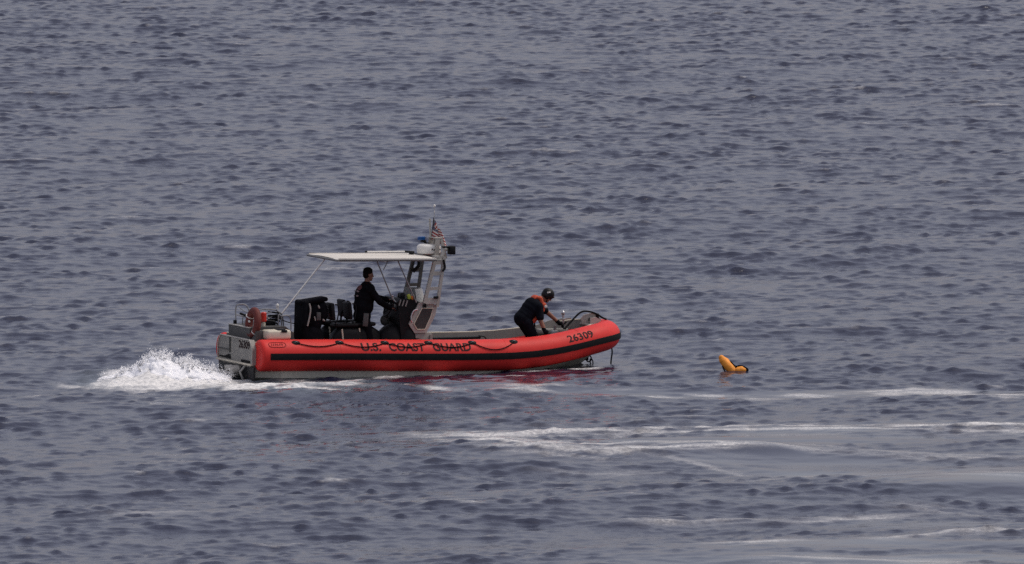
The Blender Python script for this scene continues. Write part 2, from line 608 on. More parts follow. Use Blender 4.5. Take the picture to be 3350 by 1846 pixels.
def build_sea():
    ax = axis(-10.5, 20.7, 0.053, 6000)
    ay = axis(-42.5, 133.0, 0.112, 6000)
    X, Y = np.meshgrid(ax, ay)
    X = X.ravel().astype(np.float32)
    Y = Y.ravel().astype(np.float32)
    # where the sheet is coarse only the long waves can be carried
    fx = np.maximum(0, np.maximum(-10.5 - X, X - 20.7))
    fy = np.maximum(0, np.maximum(-42.5 - Y, Y - 133.0))
    fo = np.maximum(fx, fy)
    fine = 1 - sstep(0.2, 2.5, fo)
    z, dx, dy, sl, zs = waves(X, Y, fine, (ax, ay))
    fade = 1 - sstep(6, 60, fo)
    z *= fade
    dx *= fade
    dy *= fade
    for ln, w, amt in WAKE_LINES:
        d = seg_dist(X, Y + np.float32(0.85), ln, 0.9, 0.62)
        z += np.float32(0.055 * amt) * np.exp(-d * d) * fade
    Y0 = Y
    Y = Y + np.float32(0.85)
    # the boat's churn
    lump = fbm(X * 4.0, Y * 2.2, 91, 4)
    h = splash_h(X, Y)
    z += h * (0.30 + 0.55 * lump)
    churn_d = seg_dist(X, Y, [(-2.15, -1.3), (-1.2, -1.4), (-0.5, -0.8)], 0.85, 2.3)
    churn = 1 - sstep(0.25, 0.95, churn_d + (lump - 0.5) * 0.7)
    z += churn * 0.07 * lump
    # foam cover: a sheet over the churn, lacy beyond it, broken streaks along the hull and across the band
    lace = fbm(X * 2.3, Y * 1.0, 101, 4)
    fine_n = fbm(X * 7.0, Y * 2.6, 111, 3)
    foam_sheen = churn * sstep(0.30, 0.52, 0.65 * lace + 0.35 * fine_n + 0.22 * churn)
    foam_sheen = np.maximum(foam_sheen, sstep(0.03, 0.10, h))

    def streak(pts, w, wy, lo, hi, sx=1.1, sy=0.8, seed=121):
        xs_, ys_ = [p[0] for p in pts], [p[1] for p in pts]
        out = np.zeros_like(X)
        i_ = np.where((X > min(xs_) - w) & (X < max(xs_) + w) & (Y > min(ys_) - wy) & (Y < max(ys_) + wy))[0]
        x_, y_ = X[i_], Y[i_]
        d = seg_dist(x_, y_, pts, w, wy)
        out[i_] = (1 - sstep(0.45, 1.0, d)) * sstep(lo, hi, fbm(x_ * sx, y_ * sy, seed, 4))
        return out

    foam_sheen = np.maximum(foam_sheen, streak([(-0.3, -2.6), (0.6, -2.6), (1.55, -3.9)], 0.55, 1.0, 0.40, 0.58, 2.2, 1.0, 131) * 0.95)
    foam_sheen = np.maximum(foam_sheen, streak([(1.2, -2.3), (3.0, -3.0), (4.2, -3.75)], 0.5, 0.22, 0.30, 0.55, 0.9, 0.6, 141) * 0.8)
    foam_sheen = np.maximum(foam_sheen, streak([(-0.6, -0.6), (0.3, -1.6), (2.0, -2.1)], 0.5, 0.55, 0.50, 0.66, 2.4, 1.2, 145) * 0.7)
    foam_sheen = np.maximum(foam_sheen, streak([(4.2, -0.9), (5.2, -0.4), (5.8, -0.9)], 0.4, 0.9, 0.52, 0.68, 2.6, 1.2, 148) * 0.75)
    foam_sheen = np.maximum(foam_sheen, streak([(0.5, -0.35), (3.5, 0.85), (6.9, 2.15)], 0.25, 0.42, 0.50, 0.66, 1.8, 1.4, 149) * 0.6)
    foam_sheen = np.maximum(foam_sheen, streak([(5.2, -3.4), (7.4, -3.9), (9.5, -4.5), (11.4, -4.1), (13.1, -2.9), (15.4, -4.4)], 0.6, 0.85, 0.44, 0.74, 1.1, 2.2, 151) * 0.55)
    foam_sheen = np.maximum(foam_sheen, streak([(-3.6, -1.2), (-2.9, -1.9), (-2.0, -3.4), (-0.2, -3.6)], 0.3, 0.35, 0.42, 0.62, 1.6, 1.0, 155) * 0.4)
    for k, (ln, w, amt) in enumerate(WAKE_LINES):
        xs_, ys_ = [p[0] for p in ln], [p[1] for p in ln]
        i_ = np.where((X > xs_[0] - 1) & (X < xs_[-1] + 1) & (Y > min(ys_) - 2.5) & (Y < max(ys_) + 2.5))[0]
        x_ = X[i_]
        yy = Y[i_] - np.interp(x_, xs_, ys_).astype(np.float32)
        ends = sstep(xs_[0] - 0.9, xs_[0] + 0.5, x_) * (1 - sstep(xs_[-1] - 0.5, xs_[-1] + 0.9, x_))
        fib = fbm(x_ * 0.20, yy * 3.3, 161 + 5 * k, 3) * 0.66 + fbm(x_ * 1.5, yy * 2.6, 163 + 5 * k, 3) * 0.34
        foam_sheen[i_] = np.maximum(foam_sheen[i_], ends * np.exp(-(yy / w) ** 2) * sstep(0.37, 0.68, fib) * amt * (0.86 if k < 3 else 0.72))  # thin foam plus the crests' reflected sheen, both painted in pale colour
    # scattered small crest glints, painted in as foam flecks
    cr = sstep(2.0, 3.1, zs / zs.std()) * sstep(0.58, 0.74, fbm(X * 1.5, Y * 0.9, 201, 3)) * 0.28
    foam_sheen = np.clip(np.maximum(foam_sheen, cr), 0, 1)
    aer_sheen = np.clip(1 - sstep(0.4, 1.5, seg_dist(X, Y, [(-2.3, -1.0), (-0.2, -1.0), (1.0, -2.8), (1.9, -3.3)], 1.0, 1.9) + (lace - 0.5) * 0.6), 0, 1)
    aer_sheen = np.maximum(aer_sheen, 0.75 * sl * (1 - sstep(-11, -9, Y)) * sstep(0.25, 0.60, fbm(X * 0.22, Y * 0.8, 211, 3)))  # over the slick its pale sheen is put into the water colour
    co = np.stack([X + dx, Y0 + dy, z + np.float32(SEA0)], 1).astype(np.float32)
    nx, ny = len(ax), len(ay)
    i = np.arange((ny - 1) * (nx - 1))
    r_, c_ = i // (nx - 1), i % (nx - 1)
    a = r_ * nx + c_
    quads = np.stack([a, a + 1, a + nx + 1, a + nx], 1).astype(np.int32)
    me = bpy.data.meshes.new('sea')
    me.vertices.add(len(co))
    me.vertices.foreach_set('co', co.ravel())
    me.loops.add(quads.size)
    me.loops.foreach_set('vertex_index', quads.ravel())
    me.polygons.add(len(quads))
    me.polygons.foreach_set('loop_start', np.arange(0, quads.size, 4, dtype=np.int32))
    me.update(calc_edges=True)
    me.shade_smooth()
    for nm, arr in (('foam', foam_sheen), ('slick', sl), ('aerated', aer_sheen)):
        at = me.attributes.new(nm, 'FLOAT', 'POINT')
        at.data.foreach_set('value', arr.astype(np.float32))
    ob = bpy.data.objects.new('sea', me)
    ob['kind'] = 'structure'
    COL.objects.link(ob)

    m = bpy.data.materials.new('sea_water')
    m.use_nodes = True
    n, l = m.node_tree.nodes, m.node_tree.links
    b = n['Principled BSDF']
    geo = n.new('ShaderNodeNewGeometry')

    def attr(nm):
        t = n.new('ShaderNodeAttribute')
        t.attribute_name = nm
        return t.outputs['Fac']

    def math_(op, a_, b_):
        t = n.new('ShaderNodeMath')
        t.operation = op
        for k, q in enumerate((a_, b_)):
            if isinstance(q, (int, float)):
                t.inputs[k].default_value = q
            else:
                l.new(q, t.inputs[k])
        return t.outputs[0]

    foam_sheen_s, slick_s, aer_sheen_s = attr('foam'), attr('slick'), attr('aerated')
    # water body colour
    mx = n.new('ShaderNodeMix')
    mx.data_type = 'RGBA'
    mx.inputs['A'].default_value = (0.016, 0.021, 0.046, 1)
    mx.inputs['B'].default_value = (0.105, 0.125, 0.15, 1)
    l.new(aer_sheen_s, mx.inputs['Factor'])
    l.new(mx.outputs['Result'], b.inputs['Base Color'])
    b.inputs['IOR'].default_value = 1.333
    rg = math_('SUBTRACT', 0.075, math_('MULTIPLY', slick_s, 0.02))
    l.new(rg, b.inputs['Roughness'])
    # ripples finer than the sheet
    mp = n.new('ShaderNodeMapping')
    mp.inputs['Scale'].default_value = (1.0, 0.8, 1.0)
    l.new(geo.outputs['Position'], mp.inputs['Vector'])
    n1 = n.new('ShaderNodeTexNoise')
    n1.inputs['Scale'].default_value = 5.0
    n1.inputs['Detail'].default_value = 5
    n1.inputs['Roughness'].default_value = 0.6
    l.new(mp.outputs[0], n1.inputs['Vector'])
    bp = n.new('ShaderNodeBump')
    bp.inputs['Distance'].default_value = 0.055
    l.new(math_('SUBTRACT', 0.36, math_('MULTIPLY', slick_s, 0.33)), bp.inputs['Strength'])
    l.new(n1.outputs['Fac'], bp.inputs['Height'])
    l.new(bp.outputs[0], b.inputs['Normal'])
    # foam, and the sheen and glints painted with it
    fb = n.new('ShaderNodeBsdfPrincipled')
    fb.inputs['Base Color'].default_value = (0.84, 0.83, 0.80, 1)
    fb.inputs['Roughness'].default_value = 0.8
    n2 = n.new('ShaderNodeTexNoise')
    n2.inputs['Scale'].default_value = 14
    n2.inputs['Detail'].default_value = 5
    l.new(mp.outputs[0], n2.inputs['Vector'])
    b2 = n.new('ShaderNodeBump')
    b2.inputs['Distance'].default_value = 0.03
    b2.inputs['Strength'].default_value = 0.7
    l.new(n2.outputs['Fac'], b2.inputs['Height'])
    l.new(b2.outputs[0], fb.inputs['Normal'])
    br = n.new('ShaderNodeMapRange')
    br.inputs['From Min'].default_value = 0.25
    br.inputs['From Max'].default_value = 0.75
    br.inputs['To Min'].default_value = 0.35
    br.inputs['To Max'].default_value = 1.35
    l.new(n2.outputs['Fac'], br.inputs['Value'])
    fm = math_('MULTIPLY', foam_sheen_s, br.outputs[0])
    cl = n.new('ShaderNodeClamp')
    l.new(fm, cl.inputs['Value'])
    ms = n.new('ShaderNodeMixShader')
    l.new(cl.outputs[0], ms.inputs['Fac'])
    l.new(b.outputs[0], ms.inputs[1])
    l.new(fb.outputs[0], ms.inputs[2])
    l.new(ms.outputs[0], n['Material Output'].inputs['Surface'])
    me.materials.append(m)
    return ob


build_sea()


def sea_z(x, y):
    z, _, _, _, _ = waves(np.array([x], dtype=np.float32), np.array([y], dtype=np.float32))
    return float(z[0]) + SEA0


# ------------------------------------------------------------------ the boat: collar path
boat = tag(empty('rigid_inflatable_boat', (0, 0, 0), HEAD),
           'orange-red inflatable-collar patrol boat with white canopy and grey console, afloat on open sea', 'boat')

ZX = [-0.2, 0, 1.6, 2.9, 4.17, 5.07, 5.6, 6.1, 6.6, 7.1, 7.6, 8]
ZZ = [0.478, 0.475, 0.435, 0.391, 0.352, 0.338, 0.352, 0.392, 0.462, 0.545, 0.60, 0.61]


def collar_z(x):
    return float(np.interp(x, ZX, ZZ))


def plan_curve(inset=0.0, x0=-0.03, half=1.0, tip=7.65, xs=4.6):
    """near (starboard) half of the collar centre line, stern to bow tip"""
    h, tp = half - inset, tip - inset
    pts = [(x0 + (xs - x0) * i / 30, -h) for i in range(30)]
    for i in range(41):
        t = math.pi / 2 * i / 40
        pts.append((xs + (tp - xs) * math.sin(t) ** (2 / 2.3), -h * math.cos(t) ** (2 / 2.25)))
    return pts


def full_curve(**k):
    a = plan_curve(**k)
    return a + [(x, -y) for x, y in a[-2::-1]]


# even spacing along the curve, smoothed heights
raw = full_curve()
pr = [Vector((x, y, 0)) for x, y in raw]
cum = [0.0]
for a, b in zip(pr[:-1], pr[1:]):
    cum.append(cum[-1] + (b - a).length)
TOT = cum[-1]
NS = 240
SS = np.linspace(0, TOT, NS + 1)
CX = np.interp(SS, cum, [p.x for p in pr])
CY = np.interp(SS, cum, [p.y for p in pr])
CZ = np.array([collar_z(x) for x in CX])
for _ in range(10):
    CZ[1:-1] = (CZ[:-2] + 2 * CZ[1:-1] + CZ[2:]) / 4
CP = np.stack([CX, CY, CZ], 1)
CT = np.gradient(CP, axis=0)
CT /= np.linalg.norm(CT, axis=1)[:, None]
CR = np.interp(CX, [0, 5, 7.2, 7.9], [0.31, 0.31, 0.288, 0.28])
# outward direction in plan (right hand of travel) and up
CN = np.stack([CT[:, 1], -CT[:, 0], np.zeros(NS + 1)], 1)
CN /= np.linalg.norm(CN, axis=1)[:, None]
CB = np.cross(CN, CT)
CB *= np.sign(CB[:, 2])[:, None]


def surf(s, phi, off=0.0):
    """a point on the collar: s metres from the near stern end, phi up from its outermost line"""
    f = min(max(s / TOT * NS, 0), NS - 1e-6)
    i = int(f)
    t = f - i
    P = CP[i] * (1 - t) + CP[i + 1] * t
    N = CN[i] * (1 - t) + CN[i + 1] * t
    B = CB[i] * (1 - t) + CB[i + 1] * t
    r = CR[i] * (1 - t) + CR[i + 1] * t + off
    return Vector(P + r * (math.cos(phi) * N + math.sin(phi) * B))


def s_of_x(x):
    """arc length where the near side centre line passes x"""
    return float(np.interp(x, CX[:NS // 2 + 1], SS[:NS // 2 + 1]))


# collar body with rounded stern ends
SEG = 36
mb = MB()
vs, fs = [], []
rows = []
ends = [(-0.0, 0.62), (0.0, 0.80), (0.012, 0.90), (0.035, 0.965), (0.075, 1.0)]
for d, k in ends:
    rows.append((d, k))
for s in np.linspace(0.12, TOT - 0.12, NS):
    rows.append((float(s), 1.0))
for d, k in reversed(ends):
    rows.append((TOT - d, k))
for s, k in rows:
    f = min(max(s / TOT * NS, 0), NS - 1e-6)
    i = int(f)
    t = f - i
    P = CP[i] * (1 - t) + CP[i + 1] * t
    N = CN[i] * (1 - t) + CN[i + 1] * t
    B = CB[i] * (1 - t) + CB[i + 1] * t
    r = (CR[i] * (1 - t) + CR[i + 1] * t) * k
    for q in range(SEG):
        a = 2 * math.pi * q / SEG
        vs.append(P + r * (math.cos(a) * N + math.sin(a) * B))
for i in range(len(rows) - 1):
    for q in range(SEG):
        m_ = (q + 1) % SEG
        fs.append((i * SEG + q, i * SEG + m_, (i + 1) * SEG + m_, (i + 1) * SEG + q))
fs.append(tuple(range(SEG)))
fs.append(tuple(range((len(rows) - 1) * SEG, len(rows) * SEG)))
mb.add(vs, fs)
collar = mb.build('collar', 'collar_red', boat)
collar['label'] = 'orange-red inflated collar running round the hull'


def strip(s0, s1, p0, p1, off, n=200, edge=0.02):
    """a raised band on the collar"""
    b = MB()
    vs, fs = [], []
    prof = [(p0, -0.004), (p0 + edge, off), (p0 + (p1 - p0) / 3, off), (p0 + 2 * (p1 - p0) / 3, off), (p1 - edge, off), (p1, -0.004)]
    for i in range(n + 1):
        s = s0 + (s1 - s0) * i / n
        for ph, o in prof:
            vs.append(surf(s, ph, o))
    k = len(prof)
    for i in range(n):
        for j in range(k - 1):
            fs.append((i * k + j, i * k + j + 1, (i + 1) * k + j + 1, (i + 1) * k + j))
        fs.append((i * k + k - 1, i * k, (i + 1) * k, (i + 1) * k + k - 1))
    fs.append(tuple(range(k)))
    fs.append(tuple(range(n * k, n * k + k)))
    return b.add(vs, fs)


strip(0.16, TOT - 0.16, R(-13.5), R(11.5), 0.014).build('rub_strake', 'strake_black', boat)
# glued seam bands round the collar
for s in (1.62, 3.35, 5.1, 6.75):
    b = MB()
    vs, fs = [], []
    for i, (ds, o) in enumerate(((-0.022, -0.002), (-0.020, 0.0025), (0.020, 0.0025), (0.022, -0.002))):
        for q in range(21):
            vs.append(surf(s_of_x(s) + ds, R(-80 + 170 * q / 20), o))
    for i in range(3):
        for q in range(20):
            fs.append((i * 21 + q, i * 21 + q + 1, (i + 1) * 21 + q + 1, (i + 1) * 21 + q))
    b.add(vs, fs).build('seam_band', 'collar_red', collar)


def collar_text(name, txt, s0, s1, ph0, ph1, material='letter_black', offset=0.0035):
    r = 0.31
    vs, fs = text_tris(txt, r * (ph1 - ph0), s1 - s0)
    b = MB()
    b.add([surf(s0 + v.x, ph0 + v.y / r, offset) for v in vs], fs)
    return b.build(name, material, collar, smooth=False)


for word, x0, x1 in (('U.S.', 2.03, 2.44), ('COAST', 2.61, 3.36), ('GUARD', 3.53, 4.33)):
    collar_text('lettering', word, s_of_x(x0), s_of_x(x1), R(19.5), R(55))
collar_text('number', '26309', s_of_x(6.42), s_of_x(6.98), R(21), R(53))
# faint maker's oval near the stern: outline and worn letter strokes
b = MB()
s0, s1, pa, pb = s_of_x(0.12), s_of_x(0.47), R(35), R(58)
ring = []
for i in range(40):
    a = 2 * math.pi * i / 40
    cxs, sns = math.cos(a), math.sin(a)
    px = math.copysign(abs(cxs) ** 0.45, cxs)
    py = math.copysign(abs(sns) ** 0.7, sns)
    ring.append(surf((s0 + s1) / 2 + (s1 - s0) / 2 * px, (pa + pb) / 2 + (pb - pa) / 2 * py, 0.004))
b.tube(ring, 0.006, 5, closed=True)
rr = random.Random(3)
for i in range(6):
    sx = s0 + 0.055 + i * 0.043
    lo, hi = (pa + pb) / 2 - R(5.5), (pa + pb) / 2 + R(5.5)
    b.tube([surf(sx, lo, 0.003), surf(sx, (lo + hi) / 2, 0.003), surf(sx, hi, 0.003)], 0.0055, 5)
    b.tube([surf(sx, rr.choice((lo, hi)), 0.003), surf(sx + 0.022, rr.choice((lo, hi, (lo + hi) / 2)), 0.003)], 0.005, 5)
b.build('worn_mark', 'mark_red', collar)

# life-line patches and the rope they carry
PX = [0.70, 1.605, 2.55, 3.467, 4.39, 5.27]
patch_s = [s_of_x(x) for x in PX]
for i, s in enumerate(patch_s):
    b = MB()
    vs, fs = [surf(s, R(58), 0.016)], []
    for ring_k, (k, o) in enumerate(((0.35, 0.016), (0.75, 0.009), (1.0, 0.002))):
        for q in range(20):
            a = 2 * math.pi * q / 20
            vs.append(surf(s + 0.088 * k * math.cos(a), R(58) + R(13) * k * math.sin(a), o))
    for q in range(20):
        fs.append((0, 1 + q, 1 + (q + 1) % 20))
        for j in range(2):
            fs.append((1 + j * 20 + q, 1 + (j + 1) * 20 + q, 1 + (j + 1) * 20 + (q + 1) % 20, 1 + j * 20 + (q + 1) % 20))
    b.add(vs, fs)
    p = b.build('grab_patch', 'strake_black', boat)
    MB().tube([surf(s - 0.03, R(55), 0.012), surf(s - 0.015, R(55), 0.035), surf(s + 0.015, R(55), 0.035), surf(s + 0.03, R(55), 0.012)], 0.008, 6).build('loop', 'steel_dull', p)
pts = []
for i in range(5):
    sag = [R(17), R(19), R(18), R(19), R(30)][i]
    for k in range(12):
        t = k / 12
        pts.append(surf(patch_s[i] * (1 - t) + patch_s[i + 1] * t, R(53) - sag * 4 * t * (1 - t), 0.014))
pts.append(surf(patch_s[-1], R(54), 0.014))
MB().tube(pts, 0.010, 6).build('life_line', 'rope_black', boat)

# ------------------------------------------------------------------ hull, transom, deck, bulwarks
xs = np.linspace(-0.06, 7.50, 46)
inner = plan_curve(inset=-0.06, tip=7.36)
hb = [float(np.interp(x, [p[0] for p in inner], [-p[1] for p in inner])) if x < 7.44 else 0.04 for x in xs]
keel = np.interp(xs, [-0.1, 4.5, 6.0, 6.9, 7.25, 7.50], [-0.40, -0.42, -0.30, -0.10, 0.08, 0.30])
rings, fs = [], []
for x, h, kz in zip(xs, hb, keel):
    h *= float(np.interp(x, [-0.06, 0.12, 0.42], [0.80, 0.84, 1.0]))
    tz = collar_z(x) - 0.20
    drop = float(np.interp(x, [0, 4.6, 6.2, 7.5], [0.24, 0.24, 0.16, 0.05]))
    ch = max(tz - drop, kz + 0.02)
    hh = h * float(np.interp(x, [0, 4.6, 7.0], [1.0, 1.0, 0.80]))
    rings.append([(x, -h * 0.9, tz + 0.15), (x, -h, tz), (x, -hh * 0.99, ch), (x, -hh * 0.45, ch * 0.45 + kz * 0.55), (x, 0, kz),
                  (x, hh * 0.45, ch * 0.45 + kz * 0.55), (x, hh * 0.99, ch), (x, h, tz), (x, h * 0.9, tz + 0.15)])
b = MB()
vs = [p for r_ in rings for p in r_]
K = 9
for i in range(len(rings) - 1):
    for j in range(K - 1):
        fs.append((i * K + j, i * K + j + 1, (i + 1) * K + j + 1, (i + 1) * K + j))
fs.append(tuple(range(K)))
fs.append(tuple(range((len(rings) - 1) * K, len(rings) * K)))
b.add(vs, fs)
hull = b.build('hull', 'hull_white', boat, angle=25)
# tow eye at the stem
b = MB()
b.tube([Vector((7.33, 0.0, 0.12)) + Vector((0.055 * math.cos(a), 0, 0.06 * math.sin(a))) for a in np.linspace(0, 2 * math.pi, 14)[:-1]], 0.014, 6, closed=True)
b.box((7.28, 0, 0.15), (0.05, 0.12, 0.12), bevel=0.01)
b.tube([Vector((7.38, -0.02, 0.06)) + Vector((0.03 * math.cos(a), 0.03 * math.sin(a), 0.06 * math.sin(a))) for a in np.linspace(0, 2 * math.pi, 12)[:-1]], 0.012, 6, closed=True)
b.build('tow_eye', 'strake_black', boat)

# transom plate: wide octagon, chamfered top corners
poly = [(-0.93, 0.285), (-0.93, 0.60), (-0.80, 0.765), (0.80, 0.765), (0.93, 0.60), (0.93, 0.285), (0.78, 0.24), (-0.78, 0.24)]
b = MB()
vs = [(-0.10, y, z) for y, z in poly] + [(-0.02, y, z) for y, z in poly]
n_ = len(poly)
fs = [tuple(range(n_)), tuple(range(2 * n_ - 1, n_ - 1, -1))] + [(i, (i + 1) % n_, (i + 1) % n_ + n_, i + n_) for i in range(n_)]
b.add(vs, fs)
transom = b.build('transom', 'alloy_grey', boat, smooth=False)
b = MB()
b.box((-0.125, 0.0, 0.288), (0.07, 1.86, 0.035), bevel=0.008)
b.build('step_edge', 'cream_box', transom)
# edge welt, recess on the far half, dark slots above the step
pts = [(-0.115, y, z) for y, z in [(-0.93, 0.30), (-0.93, 0.60), (-0.80, 0.765), (0.80, 0.765), (0.93, 0.60), (0.93, 0.30)]]
MB().tube(pts, 0.013, 6).build('edge_welt', 'arch_grey', transom)
b = MB()
b.box((-0.115, 0.58, 0.50), (0.03, 0.62, 0.018))
b.box((-0.115, 0.27, 0.60), (0.03, 0.012, 0.30))
b.build('ledge', 'alloy_dark', transom)
b = MB()
b.add([(-0.104, y, z) for y, z in [(0.86, 0.335), (0.86, 0.36), (0.56, 0.36), (0.36, 0.41), (0.28, 0.41), (0.24, 0.325)]] + [(-0.116, y, z) for y, z in [(0.86, 0.335), (0.86, 0.36), (0.56, 0.36), (0.36, 0.41), (0.28, 0.41), (0.24, 0.325)]],
      [tuple(range(6)), tuple(range(11, 5, -1))] + [(i, (i + 1) % 6, (i + 1) % 6 + 6, i + 6) for i in range(6)])
b.build('slot', 'strake_black', transom, smooth=False)
MB().box((-0.112, -0.56, 0.335), (0.02, 0.44, 0.045)).build('slot', 'strake_black', transom, smooth=False)
vs, fs = text_tris('26309', 0.155, 0.60)
b = MB()
b.add([(-0.106, -0.18 - v.x, 0.575 + v.y) for v in vs], fs)
b.build('number', 'letter_black', transom, smooth=False)
# waterjet nozzle and bucket under the step
b = MB()
b.cyl((0.0, -0.10, 0.10), (-0.20, -0.10, 0.09), 0.115, 24, bev=0.02)
b.cyl((-0.12, -0.30, 0.14), (-0.30, -0.30, 0.12), 0.07, 18, bev=0.015)
b.box((-0.22, -0.10, 0.16), (0.16, 0.30, 0.10), bevel=0.03)
b.box((-0.24, -0.02, 0.04), (0.18, 0.14, 0.16), bevel=0.04)
b.tube([(-0.05, -0.45, 0.22), (-0.16, -0.45, 0.10), (-0.10, -0.45, -0.05)], 0.025, 8)
for o_ in range(len(b.v)):
    b.v[o_] = (b.v[o_][0] - 0.06, b.v[o_][1] - 0.10, b.v[o_][2] + 0.03)
jet = b.build('water_jet', 'arch_grey', boat)
MB().box((-0.075, 0.0, 0.05), (0.05, 1.90, 0.40), bevel=0.02).build('stern_plate', 'stern_black', boat)  # added dark plate, stands for the shaded void under the step

# deck and inner bulwarks
inn = plan_curve(inset=0.27, x0=0.0, tip=7.62)
b = MB()
N = len(inn)
vs = [(x, y, 0.24 + max(0, collar_z(x) - 0.36) * 1.0) for x, y in inn] + [(x, -y, 0.24 + max(0, collar_z(x) - 0.36) * 1.0) for x, y in inn]
fs = [(i, i + 1, N + i + 1, N + i) for i in range(N - 1)]
b.add(vs, fs)
b.build('deck', 'alloy_dark', boat)
for sgn in (1, -1):
    b = MB()
    vs, fs = [], []
    for x, y in inn:
        top = collar_z(x) + (0.315 if sgn > 0 else 0.235)
        yo = y * 1.04
        vs += [(x, -sgn * y, 0.2), (x, -sgn * y, top), (x + 0.0, -sgn * yo, top), (x, -sgn * yo, 0.2)]
    for i in range(N - 1):
        for j in range(3):
            fs.append((i * 4 + j, i * 4 + j + 1, (i + 1) * 4 + j + 1, (i + 1) * 4 + j))
    b.add(vs, fs)
    bw = b.build('bulwark', 'alloy_grey', boat)
    b = MB()
    b.tube([(x, -sgn * y * 1.02, collar_z(x) + (0.32 if sgn > 0 else 0.235)) for x, y in inn[::2]], 0.014, 6)
    b.build('capping', 'cream_box', bw)
# side stowage along the far bulwark
b = MB()
b.box((4.75, 0.55, 0.56), (1.0, 0.10, 0.05), bevel=0.015)
b.tube([(5.2, 0.5, 0.60), (5.32, 0.5, 0.58), (5.36, 0.5, 0.53)], 0.012, 6)
b.build('paddle', 'black_plastic', boat)

# ------------------------------------------------------------------ stern gear
b = MB()
b.prism([(0.0, 0.70), (0.0, 0.955), (0.05, 0.985), (0.75, 0.985), (0.92, 0.85), (0.95, 0.25), (0.05, 0.25)], -0.50, 0.64)
b.prism([(0.02, 0.70), (0.05, 0.93), (0.40, 0.93), (0.70, 0.72), (0.70, 0.4), (0.02, 0.4)], -0.74, -0.50)
engine = b.build('engine_cover', 'alloy_dark', boat, smooth=False)
b = MB()
b.box((0.02, 0.08, 0.975), (0.05, 1.14, 0.02), bevel=0.006)
b.build('edge_trim', 'arch_grey', engine)
b = MB()
b.box((0.44, -0.80, 0.86), (0.50, 0.34, 0.185), bevel=0.045, seg=3)
qb = b.build('stowage_box', 'cream_box', boat)
b = MB()
b.box((0.50, -0.86, 0.955), (0.16, 0.18, 0.03), bevel=0.01)
b.box((0.54, -0.975, 0.93), (0.12, 0.02, 0.05), bevel=0.006)
b.build('lid', 'black_plastic', qb)


def rail(pts, r=0.014, m='steel_dull', n=5):
    return MB().tube(smooth_path(pts, n), r, 8).build('stern_rail', m, boat)


rail([(0.12, 0.55, 0.98), (0.11, 0.55, 1.20), (0.12, 0.53, 1.335), (0.16, 0.5, 1.36), (0.28, 0.48, 1.355), (0.34, 0.46, 1.28), (0.42, 0.42, 1.02), (0.44, 0.42, 0.98)])
rail([(0.12, 0.55, 1.16), (0.25, 0.45, 1.12), (0.40, 0.30, 1.08), (0.44, -0.1, 1.06)], 0.012)
rail([(0.20, 0.40, 0.98), (0.20, 0.40, 1.12)], 0.012)
rail([(0.38, 0.20, 0.98), (0.44, 0.20, 1.22), (0.52, 0.20, 1.272), (0.78, 0.20, 1.26), (0.86, 0.20, 1.22), (0.95, 0.20, 1.14), (0.98, 0.2, 0.90)])
rail([(0.62, 0.05, 0.98), (0.64, 0.05, 1.10), (0.72, 0.05, 1.16), (0.86, 0.05, 1.14), (0.88, 0.05, 0.95)], 0.013)
rail([(0.70, -0.25, 0.98), (0.70, -0.25, 1.18), (0.74, -0.25, 1.20)], 0.012)
# white grab bar across the ring, stern light, dark fittings
rail([(0.30, 0.42, 1.16), (0.18, 0.1, 1.13), (0.05, -0.36, 1.09)], 0.020, 'white_paint')
b = MB()
b.cyl((0.85, 0.2, 1.26), (0.85, 0.2, 1.30), 0.025, 10)
b.ell((0.85, 0.2, 1.335), (0.03, 0.03, 0.045))
b.build('stern_light', 'white_paint', boat)
MB().box((0.60, -0.05, 1.03), (0.20, 0.16, 0.10), bevel=0.03).build('deck_fitting', 'black_plastic', boat)
MB().box((0.74, 0.10, 1.13), (0.16, 0.10, 0.05), bevel=0.02).build('deck_fitting', 'black_plastic', boat)
MB().tube(arc_pts((0.30, -0.2, 1.02), (0.72, -0.2, 1.0), -0.07), 0.018, 6).build('hose', 'black_plastic', boat)
MB().box((0.10, 0.55, 1.01), (0.06, 0.06, 0.09), bevel=0.01).build('deck_fitting', 'black_plastic', boat)
MB().tube([(0.16, 0.45, 1.19), (0.32, 0.42, 1.13)], 0.022, 8).build('rail_grip', 'black_plastic', boat)
MB().tube(arc_pts((0.80, 0.12, 1.12), (1.10, -0.1, 1.00), 0.02), 0.009, 6).build('stay_wire', 'rope_black', boat)

# coiled hose, fuel vent and small brackets crowd the engine cover
MB().tube([Vector((0.70, -0.02, 1.05)) + Vector((0.11 * math.cos(a), 0.13 * math.sin(a), 0.012 * a)) for a in np.linspace(0, 5 * math.pi, 50)], 0.018, 6).build('coiled_hose', 'rope_black', boat)
MB().tube(smooth_path([(0.50, 0.05, 0.98), (0.50, 0.05, 1.10), (0.55, 0.05, 1.15), (0.60, 0.05, 1.10)]), 0.022, 8).build('vent_pipe', 'white_paint', boat)
MB().box((0.26, 0.28, 1.03), (0.10, 0.14, 0.09), bevel=0.02).build('junction_box', 'arch_grey', boat)
MB().tube(smooth_path([(0.20, 0.60, 1.30), (0.24, 0.30, 1.22), (0.40, 0.0, 1.20), (0.62, -0.1, 1.24)]), 0.011, 6).build('stern_rail', 'steel_dull', boat)
MB().cyl((0.22, 0.02, 0.98), (0.22, 0.02, 1.12), 0.03, 12, bev=0.008).build('filler_cap', 'white_paint', boat)
MB().tube(smooth_path([(0.94, -0.30, 0.9), (0.93, -0.30, 1.12), (0.86, -0.30, 1.18), (0.74, -0.30, 1.17)]), 0.012, 6).build('stern_rail', 'steel_dull', boat)

